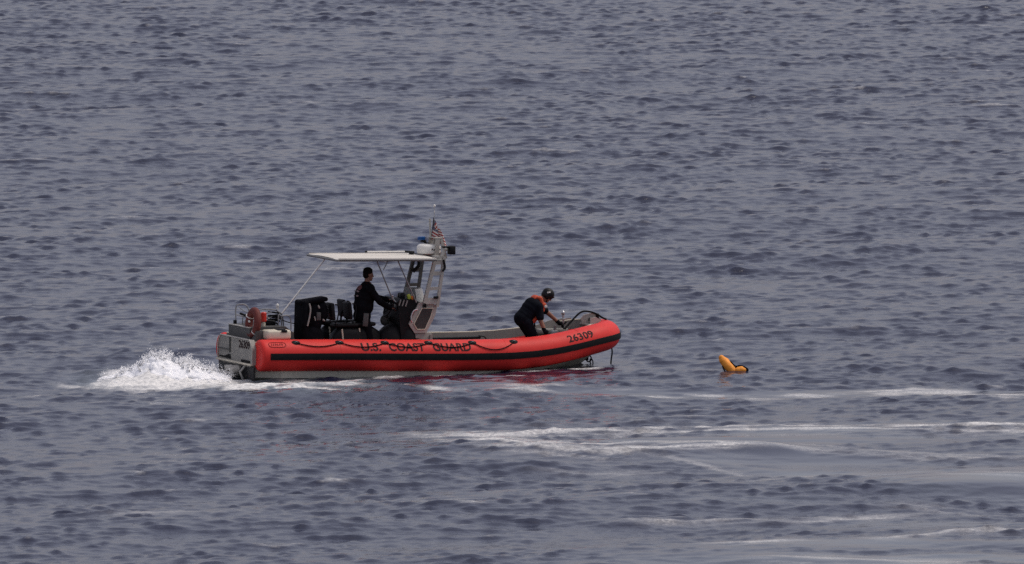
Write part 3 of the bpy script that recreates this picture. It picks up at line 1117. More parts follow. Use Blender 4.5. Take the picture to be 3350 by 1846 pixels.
# ------------------------------------------------------------------ canopy
b = MB()
nx_, ny_ = 14, 10
vs, fs = [], []
for side in (0, 1):
    for i in range(nx_ + 1):
        for j in range(ny_ + 1):
            t, q = i / nx_, j / ny_
            x = 1.74 + 2.06 * t
            y = -0.79 + 1.58 * q
            cam_ = 1 - (2 * q - 1) ** 2
            z = 2.292 - 0.055 * t + 0.022 * cam_ + 0.010 * math.sin(t * 9.4) * cam_ - (0.02 if t < 0.01 else 0)
            vs.append((x, y, z - side * 0.022))
n1 = (nx_ + 1) * (ny_ + 1)
for i in range(nx_):
    for j in range(ny_):
        a = i * (ny_ + 1) + j
        fs.append((a, a + 1, a + ny_ + 2, a + ny_ + 1))
        fs.append((n1 + a, n1 + a + ny_ + 1, n1 + a + ny_ + 2, n1 + a + 1))
b.add(vs, fs)
for y in (-0.795, 0.795):
    b.box((2.77, y, 2.262), (2.06, 0.012, 0.028), rot=Matrix.Rotation(R(1.53), 3, 'Y'))
b.box((3.80, 0, 2.232), (0.014, 1.58, 0.028))
canopy = b.build('canopy', 'canopy_white', boat)
b = MB()
b.tube([(1.72, 0.82, 2.262), (1.72, -0.82, 2.262)], 0.022, 8)
b.tube([(2.55, 0.78, 2.235), (2.55, -0.78, 2.235)], 0.016, 8)
b.tube([(3.1, 0.78, 2.225), (3.1, -0.78, 2.225)], 0.016, 8)
for y in (-0.77, 0.77):
    b.tube([(1.72, y, 2.258), (3.9, y, 2.205)], 0.018, 8)
b.build('frame', 'canopy_frame', canopy)
for p, q, r_, m_ in (((1.775, -0.02, 2.26), (0.875, 0.02, 1.20), 0.017, 'white_paint'),
                     ((2.57, -0.70, 2.25), (2.94, -0.62, 1.46), 0.013, 'canopy_frame'),
                     ((3.02, -0.70, 2.22), (3.45, -0.60, 1.38), 0.013, 'steel_dull'),
                     ((2.825, -0.70, 2.24), (2.72, -0.69, 2.04), 0.010, 'canopy_frame')):
    MB().tube([p, q], r_, 8).build('canopy_strut', m_, boat)

# ------------------------------------------------------------------ radar arch
def bar(b, p, q, w, th):
    """flat bar between two points in the x-z plane, w wide in the plane, th thick along y"""
    p, q = Vector(p), Vector(q)
    d = (q - p)
    L = d.length
    t = d / L
    nn = Vector((-t.z, 0, t.x))
    o = Vector((0, 1, 0))
    vs = []
    for e in (p, q):
        for s_ in (-1, 1):
            for k in (-1, 1):
                vs.append(e + nn * (w / 2 * s_) + o * (th / 2 * k))
    fs = [(0, 1, 3, 2), (4, 6, 7, 5), (0, 4, 5, 1), (2, 3, 7, 6), (0, 2, 6, 4), (1, 5, 7, 3)]
    return b.add(vs, fs)


arch = MB()
arch.tube([(3.96, -0.56, 2.235), (3.96, 0.56, 2.235)], 0.045, 10)
arch = arch.build('radar_arch', 'arch_grey', boat)
for y in (-0.55, 0.55):
    b = MB()
    bar(b, (3.875, y, 2.26), (3.635, y, 1.36), 0.065, 0.06)
    bar(b, (4.055, y, 2.26), (3.905, y, 1.28), 0.055, 0.06)
    for z, w in ((2.16, 0.10), (1.935, 0.075), (1.64, 0.06), (1.40, 0.12)):
        t = (2.26 - z) / 0.9
        bar(b, (3.875 - 0.24 * t + 0.02, y, z), (4.055 - 0.15 * t - 0.02, y, z), w, 0.052)
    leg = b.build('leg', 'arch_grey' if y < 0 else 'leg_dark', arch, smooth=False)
# bundled cable on the far leg, small dark light on the near one
MB().tube(smooth_path([(3.90, 0.45, 2.20), (3.92, 0.45, 2.05), (3.86, 0.45, 1.96), (3.80, 0.47, 1.90)]), 0.035, 8).build('cable', 'black_plastic', arch)
MB().tube(smooth_path([(4.02, -0.60, 2.20), (4.05, -0.60, 2.05), (4.0, -0.60, 1.98)]), 0.022, 8).build('cable', 'black_plastic', arch)
MB().box((3.86, -0.60, 1.47), (0.10, 0.04, 0.05), bevel=0.01).build('side_light', 'black_plastic', arch)

# mast with its light
b = MB()
bar(b, (4.00, -0.12, 2.23), (4.05, -0.12, 2.60), 0.10, 0.02)
bar(b, (4.00, 0.12, 2.23), (4.05, 0.12, 2.60), 0.10, 0.02)
bar(b, (4.16, -0.12, 2.20), (4.08, -0.12, 2.58), 0.05, 0.02)
b.box((4.06, -0.08, 2.60), (0.14, 0.42, 0.02), bevel=0.005)
bar(b, (4.00, -0.275, 2.21), (4.03, -0.275, 2.60), 0.09, 0.02)
bar(b, (4.20, -0.275, 2.20), (4.10, -0.275, 2.58), 0.05, 0.03)
b.tube([(3.985, 0.0, 2.6), (3.97, 0.0, 2.97)], 0.020, 8)
mast = b.build('mast', 'arch_grey', boat)
b = MB()
b.tube([(4.06, 0, 2.6), (4.066, 0, 3.20)], 0.009, 8)
b.build('staff', 'steel', mast)
b = MB()
b.ell((4.066, 0, 3.215), (0.024, 0.024, 0.03))
b.build('masthead_light', 'white_paint', mast)
MB().ell((4.068, 0, 3.10), (0.013, 0.013, 0.03)).build('insulator', 'white_paint', mast)
# radar dome
b = MB()
prof = [(2.282, 0.02), (2.282, 0.20), (2.30, 0.232), (2.34, 0.240), (2.42, 0.235), (2.455, 0.215), (2.468, 0.18), (2.473, 0.02)]
b.tube([(3.95, 0, z) for z, r_ in prof], [r_ for z, r_ in prof], 36)
dome = b.build('radar_dome', 'white_paint', boat)
vs, fs = text_tris('Raymarine', 0.055, 0.32)
b = MB()
for_v = []
for v in vs:
    a = -R(94) + (v.x - 0.02) / 0.24 + R(0)
    for_v.append((3.95 + 0.2415 * math.cos(a), 0.2415 * math.sin(a), 2.345 + v.y))
b.add(for_v, fs)
b.build('lettering', 'letter_black', dome, smooth=False)
MB().cyl((3.95, 0, 2.23), (3.95, 0, 2.284), 0.12, 20).build('pedestal', 'alloy_dark', dome)
# whip antenna laid along the canopy
b = MB()
b.tube([(2.66, 0.05, 2.352), (3.46, 0.05, 2.335)], 0.014, 8)
ant = b.build('antenna', 'white_paint', boat)
b = MB()
b.tube([(3.46, 0.05, 2.335), (3.66, 0.05, 2.318)], 0.020, 8)
b.box((3.60, 0.05, 2.28), (0.08, 0.08, 0.08), bevel=0.01)
b.build('base', 'black_plastic', ant)
MB().cyl((2.63, 0.05, 2.353), (2.67, 0.05, 2.352), 0.019, 8).build('tip', 'black_plastic', ant)
# blue light bar seen end-on
b = MB()
b.box((3.875, 0.21, 2.572), (0.135, 0.10, 0.072), bevel=0.015)
bl = b.build('light_bar', 'blue_lens', boat)
b = MB()
b.box((3.92, 0.22, 2.515), (0.09, 0.10, 0.045), bevel=0.006)
b.tube([(3.93, 0.2, 2.50), (4.03, 0.05, 2.44), (4.05, 0.0, 2.40)], 0.022, 8)
b.build('bracket', 'black_plastic', bl)
# searchlight
b = MB()
b.box((4.245, -0.45, 2.375), (0.125, 0.16, 0.17), bevel=0.02)
b.box((4.13, -0.45, 2.44), (0.16, 0.10, 0.03), bevel=0.008)
sl_ = b.build('searchlight', 'black_plastic', boat)
b = MB()
b.tube(smooth_path([(4.02, -0.45, 2.22), (4.08, -0.45, 2.32), (4.10, -0.45, 2.39)]), 0.040, 10)
b.ell((4.11, -0.45, 2.40), (0.055, 0.055, 0.05))
b.build('mount', 'arch_grey', sl_)

# ------------------------------------------------------------------ console
cp = [(3.538, 1.366), (3.712, 1.385), (3.93, 1.301), (3.885, 1.105), (3.70, 0.775), (3.45, 0.775), (3.33, 0.954)]
b = MB()
b.prism(cp, -0.50, 0.36)
con = b.build('console', 'arch_grey', boat, smooth=False)
cx0, cz0 = 3.645, 1.06
b = MB()
pan = [(3.60, 1.26), (3.83, 1.25), (3.79, 1.10), (3.665, 0.845), (3.50, 0.845), (3.43, 0.955)]
b.prism(pan, -0.512, -0.498)
b.build('vent_panel', 'mesh_grey', con, smooth=False)
b = MB()
b.box((3.655, -0.505, 1.30), (0.075, 0.03, 0.07), bevel=0.006)
b.build('dark_port', 'black_plastic', con)
b = MB()
b.tube([(p[0] + 0.0, -0.515, p[1]) for p in pan], 0.011, 6, closed=True)
b.build('panel_frame', 'cream_box', con)
b = MB()
b.box((3.62, -0.07, 0.50), (0.42, 0.80, 0.55), bevel=0.02)
b.box((3.52, -0.49, 0.70), (0.10, 0.03, 0.05))
b.box((3.80, -0.49, 0.68), (0.05, 0.04, 0.10))
b.build('plinth', 'alloy_grey', con)
b = MB()
b.prism([(3.13, 1.20), (3.10, 1.38), (3.16, 1.455), (3.40, 1.43), (3.58, 1.375), (3.36, 0.96), (3.30, 0.30), (3.22, 0.30)], -0.47, 0.34)
b.build('dashboard', 'black_vinyl', con, smooth=False)
for y in (-0.30, -0.02, 0.22):
    b = MB()
    b.box((3.115, y, 1.31), (0.03, 0.22, 0.16), rot=Matrix.Rotation(R(8), 3, 'Y'), bevel=0.01)
    b.build('screen', 'screen_glass', con)
b = MB()
for k in range(3):
    bar(b, (3.17 + 0.07 * k, -0.475, 1.44 - 0.01 * k), (3.13 + 0.07 * k, -0.475, 1.32 - 0.01 * k), 0.022, 0.02)
b.build('dash_trim', 'alloy_grey', con)
# steering wheel
cw = Vector((3.02, -0.20, 1.26))
Mw = Matrix.Rotation(R(-62), 3, 'Y')
b = MB()
b.tube([cw + Mw @ Vector((0.17 * math.cos(a), 0.17 * math.sin(a), 0)) for a in np.linspace(0, 2 * math.pi, 25)[:-1]], 0.014, 8, closed=True)
for a in (0.3, 2.4, 4.5):
    b.tube([cw + Mw @ Vector((0.17 * math.cos(a), 0.17 * math.sin(a), 0)), cw + Mw @ Vector((0, 0, -0.02))], 0.010, 6)
b.tube([cw + Mw @ Vector((0, 0, -0.02)), (3.14, -0.20, 1.28)], 0.022, 8)
b.build('steering_wheel', 'black_plastic', con)
b = MB()
b.tube([(3.12, -0.42, 1.36), (3.05, -0.42, 1.43), (3.02, -0.42, 1.50)], 0.012, 6)
b.tube([(3.12, -0.36, 1.36), (3.06, -0.36, 1.42), (3.04, -0.36, 1.47)], 0.012, 6)
b.ell((3.02, -0.42, 1.51), (0.02, 0.02, 0.025))
b.build('throttle', 'steel', con)
# grab handle on the console's after corner
MB().tube(smooth_path([(3.50, -0.53, 1.24), (3.42, -0.54, 1.22), (3.37, -0.54, 1.13), (3.36, -0.54, 1.04), (3.39, -0.53, 0.99)]), 0.016, 8).build('grab_handle', 'steel', con)
# low curved windscreen
b = MB()
vs, fs = [], []
for side in (0, 1):
    for i in range(15):
        a = R(-78 + 156 * i / 14)
        for z, rr_ in ((1.37, 0.0), (1.52, -0.03), (1.625, -0.065)):
            k = 0.36 + rr_ - 0.008 * side
            vs.append((3.46 + 0.36 * (k / 0.36) * math.cos(a), -0.05 + k * math.sin(a), z))
for side in (0, 1):
    o = 45 * side
    for i in range(14):
        for j in range(2):
            fs.append((o + i * 3 + j, o + i * 3 + j + 1, o + (i + 1) * 3 + j + 1, o + (i + 1) * 3 + j))
for i in range(14):
    fs.append((i * 3 + 2, (i + 1) * 3 + 2, 45 + (i + 1) * 3 + 2, 45 + i * 3 + 2))
b.add(vs, fs)
ws = b.build('windscreen', 'windscreen', con)
b = MB()
b.box((3.36, 0.06, 1.48), (0.07, 0.10, 0.11), bevel=0.03)
b.build('compass', 'black_plastic', con)
MB().box((3.30, -0.22, 1.49), (0.10, 0.12, 0.12), bevel=0.03).build('radio', 'black_plastic', con)
# covered instruments on the console top
for k, (x, y, z, r_) in enumerate(((3.44, 0.22, 1.43, 0.075), (3.58, -0.02, 1.42, 0.08))):
    b = MB()
    b.ell((x, y, z), (r_, r_, r_ * 1.1), rings=10)
    b.cyl((x, y, 1.36), (x, y, z - 0.02), r_ * 0.9, 16)
    b.build('instrument_cover', 'alloy_grey', con)

# ------------------------------------------------------------------ seats
def make_seat(x, y, back=True):
    s = MB()
    # straddle pod: lofted, rounded, wider at the foot
    sec = []
    for t, w, h in ((0, 0.11, 0.42), (0.06, 0.15, 0.55), (0.25, 0.17, 0.66), (0.5, 0.165, 0.68), (0.75, 0.15, 0.66), (0.93, 0.13, 0.58), (1.0, 0.08, 0.40)):
        ring_ = []
        for k in range(9):
            a = math.pi * k / 8
            ring_.append((x - 0.28 + 0.68 * t, y - w * math.copysign(abs(math.cos(a)) ** 0.6, math.cos(a)), 0.26 + h * (0.55 + 0.45 * math.sin(a) ** 0.7) if 0 < k < 8 else 0.25))
        sec.append(ring_)
    vs = [p for r_ in sec for p in r_]
    fs = []
    for i in range(len(sec) - 1):
        for j in range(8):
            fs.append((i * 9 + j, i * 9 + j + 1, (i + 1) * 9 + j + 1, (i + 1) * 9 + j))
    fs.append(tuple(range(9)))
    fs.append(tuple(range((len(sec) - 1) * 9, len(sec) * 9)))
    s.add(vs, fs)
    seat = s.build('seat', 'black_vinyl', boat, angle=60)
    c = MB()
    c.box((x + 0.02, y, 0.965), (0.50, 0.30, 0.08), bevel=0.035, seg=3)
    c.build('cushion', 'black_vinyl', seat)
    if back:
        c = MB()
        c.box((x - 0.27, y, 1.24), (0.075, 0.34, 0.34), rot=Matrix.Rotation(R(-6), 3, 'Y'), bevel=0.03, seg=3)
        c.build('backrest', 'black_vinyl', seat)
        for q in (-0.17, 0.17):
            MB().tube(smooth_path([(x - 0.24, y + q, 1.00), (x - 0.19, y + q, 1.10), (x - 0.16, y + q, 1.30), (x - 0.19, y + q, 1.37), (x - 0.24, y + q, 1.38)]), 0.014, 6).build('grab_handle', 'black_plastic', seat)
    for q in (-0.185,):
        MB().tube([(x - 0.10, y + q, 0.90), (x - 0.07, y + q, 0.60), (x - 0.06, y + q, 0.25)], 0.016, 6).build('foot_post', 'cream_box', seat)
    return seat


make_seat(2.02, -0.34)
make_seat(2.42, -0.24)
make_seat(2.02, 0.34)
make_seat(2.55, 0.40)
# bolster ahead of the helm seat, grab loop and pale locker post between the seats
b = MB()
b.ell((3.10, -0.22, 0.62), (0.34, 0.24, 0.34), seg=20)
b.ell((3.36, -0.38, 0.58), (0.20, 0.14, 0.36), seg=20)
b.build('bolster', 'black_vinyl', boat)
MB().tube(smooth_path([(2.23, 0.30, 0.80), (2.22, 0.30, 1.10), (2.245, 0.30, 1.19), (2.28, 0.30, 1.205), (2.315, 0.30, 1.19), (2.34, 0.30, 1.10), (2.33, 0.30, 0.80)]), 0.020, 8).build('grab_loop', 'black_plastic', boat)
b = MB()
b.box((2.44, -0.46, 1.06), (0.11, 0.04, 0.26), rot=Matrix.Rotation(R(6), 3, 'Y'), bevel=0.015)
b.build('seat_box', 'alloy_dark', boat)
b = MB()
b.ell((3.05, 0.06, 1.0), (0.10, 0.07, 0.11))
b.build('hose_reel', 'alloy_dark', boat)

# ------------------------------------------------------------------ bow fittings
b = MB()
b.cyl((6.91, 0.30, 0.40), (6.91, 0.30, 0.98), 0.022, 12)
b.ell((6.905, 0.30, 1.01), (0.038, 0.038, 0.05))
b.tube([(6.91, 0.18, 0.90), (6.91, 0.42, 0.90)], 0.016, 8)
b.build('bow_post', 'steel', boat)
b = MB()
b.prism([(7.18, 0.80), (7.16, 0.92), (7.22, 0.99), (7.38, 1.02), (7.50, 0.99), (7.60, 0.86), (7.58, 0.80)], -0.02, 0.02)
b.prism([(7.30, 0.78), (7.30, 0.93), (7.42, 0.95), (7.52, 0.88), (7.54, 0.78)], -0.16, -0.12)
b.prism([(7.30, 0.78), (7.30, 0.95), (7.42, 0.97), (7.52, 0.90), (7.54, 0.78)], 0.18, 0.22)
b.box((7.40, 0.03, 0.80), (0.34, 0.44, 0.03), bevel=0.008)
brk = b.build('bow_bracket', 'arch_grey', boat, smooth=False)
b = MB()
b.cyl((7.34, -0.13, 0.90), (7.34, 0.20, 0.90), 0.03, 12)
b.box((7.50, -0.02, 0.96), (0.06, 0.06, 0.10), bevel=0.01)
b.build('roller', 'black_plastic', brk)
b = MB()
b.prism([(6.30, 0.50), (6.36, 0.76), (6.70, 0.86), (7.15, 0.90), (7.25, 0.60)], 0.48, 0.52)
b.box((6.70, 0.36, 0.66), (0.62, 0.22, 0.10), bevel=0.03)
b.build('bow_locker', 'alloy_grey', boat)
b = MB()
b.cyl((6.62, 0.02, 0.35), (6.62, 0.02, 0.80), 0.03, 12)
b.box((6.60, 0.0, 0.62), (0.12, 0.18, 0.16), bevel=0.03)
b.build('deck_cleat', 'steel_dull', boat)

# ------------------------------------------------------------------ ropes at the bow (lie on the boat)
base = (6.78, -0.16, 0.78)
b = MB()
b.tube(smooth_path([(6.74, -0.22, 0.745), (6.80, -0.16, 0.785), (6.99, -0.10, 0.945), (7.10, -0.08, 1.03), (7.20, -0.06, 1.062), (7.30, -0.05, 1.055), (7.40, -0.05, 1.03), (7.50, -0.06, 0.985), (7.58, -0.08, 0.93), (7.66, -0.12, 0.892)], 8), 0.019, 8)
b.tube(smooth_path([(6.70, -0.24, 0.75), (6.78, -0.02, 0.80), (6.86, 0.02, 0.86)], 6), 0.016, 8)
t = tag(b.build('mooring_rope', 'rope_black', None, base), 'thick black rope arched over the grey bow bracket', 'rope')
t.location, t.rotation_euler = on_boat(*base), (0, 0, HEAD)
base = (7.80, 0, 0.02)
b = MB()
b.tube(smooth_path([(7.80, -0.02, 0.36), (7.815, -0.03, 0.24), (7.80, -0.02, 0.10), (7.79, 0, -0.10)], 6), 0.016, 8)
t = tag(b.build('painter_line', 'rope_black', None, base), 'short black line hanging from the bow into the water', 'rope')
t.location, t.rotation_euler = on_boat(*base), (0, 0, HEAD)

# ------------------------------------------------------------------ things carried at the stern
base = (0.10, -0.44, 0.75)
t = boat_thing('life_ring', base, 'dark red life ring with white bands hung on the stern rail', 'life ring')
c0 = Vector((0.10, -0.44, 1.065))
b = MB()
b.tube([c0 + Vector((0.03 * math.sin(a), 0.225 * math.cos(a), 0.235 * math.sin(a))) for a in np.linspace(0, 2 * math.pi, 37)[:-1]], 0.075, 14, closed=True)
b.build('ring_body', 'ring_red', t, base)
for a0 in (0.5, 3.9):
    b = MB()
    b.tube([c0 + Vector((0.03 * math.sin(a), 0.225 * math.cos(a), 0.235 * math.sin(a))) for a in (a0 - 0.035, a0, a0 + 0.035)], 0.079, 14)
    b.build('band', 'white_paint', t, base)
base = (0.37, -0.30, 0.98)
t = boat_thing('rescue_light', base, 'small bright red cylinder light beside the life ring', 'light')
b = MB()
b.cyl((0.37, -0.30, 1.07), (0.37, -0.30, 1.26), 0.055, 18, bev=0.015)
b.build('lens', 'strobe_red', t, base)
b = MB()
b.cyl((0.37, -0.30, 0.98), (0.37, -0.30, 1.07), 0.035, 14)
b.build('base', 'cream_box', t, base)
# gear bags strapped behind the seats
base = (1.40, -0.25, 0.25)
t = boat_thing('gear_rack', base, 'tall black canvas gear bundle strapped behind the seats', 'gear')
b = MB()
b.box((1.18, -0.25, 1.08), (0.14, 0.52, 0.78), rot=Matrix.Rotation(R(2), 3, 'Y'), bevel=0.05, seg=3)
b.build('back_pad', 'black_cloth', t, base)
b = MB()
b.box((1.38, -0.28, 1.455), (0.58, 0.34, 0.09), rot=Matrix.Rotation(R(-7), 3, 'Y'), bevel=0.04, seg=3)
b.build('top_roll', 'black_cloth', t, base)
b = MB()
b.ell((1.40, -0.28, 1.12), (0.20, 0.20, 0.34), seg=16)
b.ell((1.56, -0.32, 1.22), (0.13, 0.16, 0.24), seg=16)
b.ell((1.36, -0.30, 0.68), (0.26, 0.24, 0.34), seg=16)
b.build('bag', 'black_cloth', t, base)
for pth, r_ in (([(1.24, -0.52, 1.42), (1.26, -0.53, 1.30), (1.24, -0.52, 1.14), (1.20, -0.52, 0.98)], 0.016), ([(1.44, -0.47, 1.37), (1.455, -0.475, 1.35), (1.47, -0.47, 1.32)], 0.014),
                ([(1.53, -0.49, 1.10), (1.55, -0.49, 1.085), (1.57, -0.49, 1.07)], 0.016), ([(1.36, -0.48, 1.16), (1.37, -0.485, 1.12), (1.38, -0.48, 1.08)], 0.012), ([(1.42, -0.53, 0.66), (1.43, -0.54, 0.53), (1.43, -0.53, 0.40)], 0.012)):
    MB().tube(smooth_path(pth), r_, 6).build('buckle_strap', 'arch_grey', t, base)
b = MB()
b.box((1.45, -0.47, 1.16), (0.09, 0.05, 0.16), bevel=0.015)
b.build('pouch', 'alloy_dark', t, base)
base = (3.50, -0.20, 1.40)
t = boat_thing('beacon', base, 'small yellow-green and orange beacon on top of the console', 'beacon')
b = MB()
b.box((3.40, -0.32, 1.475), (0.07, 0.06, 0.10), rot=Matrix.Rotation(R(-15), 3, 'Y'), bevel=0.015)
b.build('case', 'yellow_green', t, base)
b = MB()
b.box((3.465, -0.32, 1.45), (0.05, 0.055, 0.075), bevel=0.012)
b.build('end_cap', 'beacon_orange', t, base)

# ------------------------------------------------------------------ flag
def build_flag():
    base = (4.04, 0.0, 2.55)
    t = boat_thing('flag', base, 'striped red and white national flag drooping from the mast', 'flag')
    nh, nf = 22, 30
    vs, uv, fs = [], [], []
    for i in range(nh + 1):
        for j in range(nf + 1):
            h, f = i / nh, j / nf
            fold = math.sin(f * 11.0 + h * 2.2) * 0.045 * min(1, f * 3)
            x = 4.045 - 0.05 * h + 0.30 * f * (0.18 + 0.95 * h) + 0.028 * math.sin(f * 8.0 - h * 2.5) * min(1, 2.5 * f)
            z = 2.985 - 0.40 * h - 0.24 * f * (0.9 + 0.1 * h) + 0.02 * math.sin(f * 6 + h * 3) * f
            y = fold - 0.10 * f
            vs.append((x, y, z))
            uv.append((f, 1 - h))
    for i in range(nh):
        for j in range(nf):
            a = i * (nf + 1) + j
            fs.append((a, a + 1, a + nf + 2, a + nf + 1))
    m = bpy.data.materials.new('flag_cloth')
    m.use_nodes = True
    n, l = m.node_tree.nodes, m.node_tree.links
    bs = n['Principled BSDF']
    bs.inputs['Roughness'].default_value = 0.85
    u = n.new('ShaderNodeUVMap')
    sp = n.new('ShaderNodeSeparateXYZ')
    l.new(u.outputs[0], sp.inputs[0])

    def M_(op, a, b_=0.0):
        q = n.new('ShaderNodeMath')
        q.operation = op
        for k, w in enumerate((a, b_)):
            if isinstance(w, (int, float)):
                q.inputs[k].default_value = w
            else:
                l.new(w, q.inputs[k])
        return q.outputs[0]
    stripe = M_('LESS_THAN', M_('MODULO', M_('MULTIPLY', sp.outputs['Y'], 13.0), 2.0), 1.0)
    canton = M_('MULTIPLY', M_('LESS_THAN', sp.outputs['X'], 0.40), M_('GREATER_THAN', sp.outputs['Y'], 6.0 / 13))
    fx_ = M_('ABSOLUTE', M_('SUBTRACT', M_('FRACT', M_('MULTIPLY', sp.outputs['X'], 15.0)), 0.5))
    fy_ = M_('ABSOLUTE', M_('SUBTRACT', M_('FRACT', M_('MULTIPLY', sp.outputs['Y'], 16.7)), 0.5))
    star = M_('LESS_THAN', M_('ADD', fx_, fy_), 0.30)

    def mixc(fac, a, b_):
        q = n.new('ShaderNodeMix')
        q.data_type = 'RGBA'
        l.new(fac, q.inputs['Factor'])
        for nm, w in (('A', a), ('B', b_)):
            if isinstance(w, tuple):
                q.inputs[nm].default_value = (*w, 1)
            else:
                l.new(w, q.inputs[nm])
        return q.outputs['Result']
    c1 = mixc(stripe, (0.66, 0.60, 0.55), (0.33, 0.035, 0.035))
    c2 = mixc(star, (0.025, 0.03, 0.09), (0.60, 0.58, 0.58))
    l.new(mixc(canton, c1, c2), bs.inputs['Base Color'])
    b = MB()
    b.add(vs, fs)
    o = b.build('cloth', m, t, base)
    ul = o.data.uv_layers.new(name='UVMap')
    for lp in o.data.loops:
        ul.data[lp.index].uv = uv[lp.vertex_index]
    sol = o.modifiers.new('thickness', 'SOLIDIFY')
    sol.thickness = 0.002
    b = MB()
    b.tube([(4.052, 0, 2.99), (4.0, 0, 2.58)], 0.006, 6)
    b.build('halyard', 'rope_black', t, base)


build_flag()

# ------------------------------------------------------------------ people
def hand(b, wrist, d, nrm, curl=0.5, side=1, r=0.0085, L=0.075):
    """palm, four unequal bent fingers and a thumb leaving the side of the palm"""
    w = Vector(wrist)
    d = Vector(d).normalized()
    nrm = Vector(nrm)
    nrm = (nrm - d * nrm.dot(d)).normalized()
    sd_ = d.cross(nrm) * side
    palm = w + d * 0.05
    rot = Matrix((d, sd_, nrm)).transposed()
    b.ell(palm, (0.055, 0.042, 0.018), rot)
    for k, (off, ln) in enumerate(((-0.032, 0.92), (-0.011, 1.05), (0.011, 1.0), (0.031, 0.8))):
        p = w + d * 0.088 + sd_ * off
        dd = d.copy()
        for sgm, lm in enumerate((0.45, 0.32, 0.23)):
            ang = curl * (0.5 + 0.45 * sgm)
            dd = (d * math.cos(ang) - nrm * math.sin(ang)).normalized()
            q = p + dd * L * ln * lm
            b.capsule(p, q, r * (1 - 0.08 * sgm), r * (0.94 - 0.08 * sgm), 8)
            p = q
    p = w + d * 0.025 - sd_ * 0.035
    q = p + (d * 0.6 - sd_ * 0.6 - nrm * 0.25) * 0.045
    b.capsule(p, q, r * 1.25, r * 1.1, 8)
    b.capsule(q, q + (d * 0.9 - sd_ * 0.15 - nrm * 0.4 * curl) * 0.035, r * 1.1, r * 0.95, 8)


def head(b, c, M, s=1.0):
    """skull, jaw, nose, brow, lips, ears; x forward, z up in the head's frame"""
    c = Vector(c)

    def P(x, y, z):
        return c + M @ Vector((x * s, y * s, z * s))

    def E(p, r):
        b.ell(P(*p), (r[0] * s, r[1] * s, r[2] * s), M, 16, 12)
    E((-0.012, 0, 0.028), (0.098, 0.076, 0.090))
    E((0.022, 0, -0.035), (0.068, 0.062, 0.085))
    E((0.058, 0, -0.092), (0.028, 0.030, 0.024))
    E((0.074, 0, 0.022), (0.018, 0.052, 0.014))
    b.capsule(P(0.086, 0, 0.012), P(0.106, 0, -0.028), 0.010 * s, 0.014 * s, 8)
    E((0.082, 0, -0.058), (0.012, 0.024, 0.008))
    E((0.080, 0, -0.071), (0.011, 0.021, 0.007))
    for sg in (-1, 1):
        E((-0.008, 0.080 * sg, -0.012), (0.020, 0.010, 0.032))
        E((0.060, 0.036 * sg, -0.022), (0.022, 0.022, 0.020))
    b.capsule(P(-0.015, 0, -0.05), P(-0.03, 0, -0.155), 0.056 * s, 0.058 * s, 12)


def limb(b, pts, rs, grow=0.0):
    for (p, q, r0, r1) in zip(pts[:-1], pts[1:], rs[:-1], rs[1:]):
        b.capsule(p, q, r0 + grow, r1 + grow, 14)


def torso(b, pel, che, sh_l, sh_r, neck, grow=0.0, width=0.165, depth=0.115):
    pel, che, sh_l, sh_r, neck = map(Vector, (pel, che, sh_l, sh_r, neck))
    up = (che - pel).normalized()
    side = (sh_l - sh_r).normalized()
    side = (side - up * side.dot(up)).normalized()
    fwd = side.cross(up)
    M = Matrix((fwd, side, up)).transposed()
    L = (che - pel).length
    for t, w, d in ((-0.05, width * 0.98, depth * 1.05), (0.2, width * 0.95, depth), (0.45, width * 0.95, depth * 0.98), (0.7, width * 1.03, depth * 1.06), (0.95, width * 1.06, depth * 1.05)):
        b.ell(pel + up * L * t, (d + grow, w + grow, 0.13 + grow), M, 20, 12)
    b.capsule(sh_l, sh_r, 0.062 + grow, 0.062 + grow, 14)
    b.capsule(che, neck, 0.085 + grow, 0.062 + grow, 14)
    return M, up, fwd, side


# --- the helmsman, standing at the wheel
HB = (2.52, -0.22, 0.25)
hm = boat_thing('person', HB, 'person in black standing at the wheel under the canopy, bareheaded', 'person')
pel, che, nek = (2.46, -0.22, 1.14), (2.525, -0.22, 1.56), (2.56, -0.22, 1.755)
shn, shf = (2.55, -0.435, 1.65), (2.59, -0.01, 1.66)
eln, wrn = (2.74, -0.47, 1.40), (3.00, -0.36, 1.27)
elf, wrf = (2.82, 0.02, 1.46), (3.06, -0.06, 1.41)
arm_r = (0.058, 0.044, 0.031)
legs = [[(2.48, -0.32, 1.05), (2.56, -0.35, 0.68), (2.50, -0.36, 0.33)], [(2.48, -0.12, 1.05), (2.58, -0.10, 0.68), (2.52, -0.10, 0.33)]]
leg_r = (0.088, 0.060, 0.042)
Mh = Matrix.Rotation(R(6), 3, 'Z') @ Matrix.Rotation(R(2), 3, 'Y')
b = MB()
torso(b, pel, che, shf, shn, nek)
head(b, (2.595, -0.22, 1.915), Mh)
limb(b, [shn, eln, wrn], arm_r)
limb(b, [shf, elf, wrf], arm_r)
hand(b, wrn, (0.9, 0.35, -0.1), (0.1, -0.2, 1), 0.9, 1)
hand(b, wrf, (0.95, -0.2, -0.25), (0.2, 0.2, 1), 0.9, -1)
for lg in legs:
    limb(b, lg, leg_r)
    b.capsule(Vector(lg[2]) + Vector((-0.03, 0, -0.04)), Vector(lg[2]) + Vector((0.15, 0, -0.05)), 0.035, 0.028)
remeshed(b, 'body', 'skin', hm, HB, 0.007, 3)
b = MB()
torso(b, pel, che, shf, shn, (2.55, -0.22, 1.71), 0.032, 0.176, 0.136)
limb(b, [shn, eln, Vector(eln).lerp(Vector(wrn), 0.93)], arm_r, 0.022)
limb(b, [shf, elf, Vector(elf).lerp(Vector(wrf), 0.93)], arm_r, 0.022)
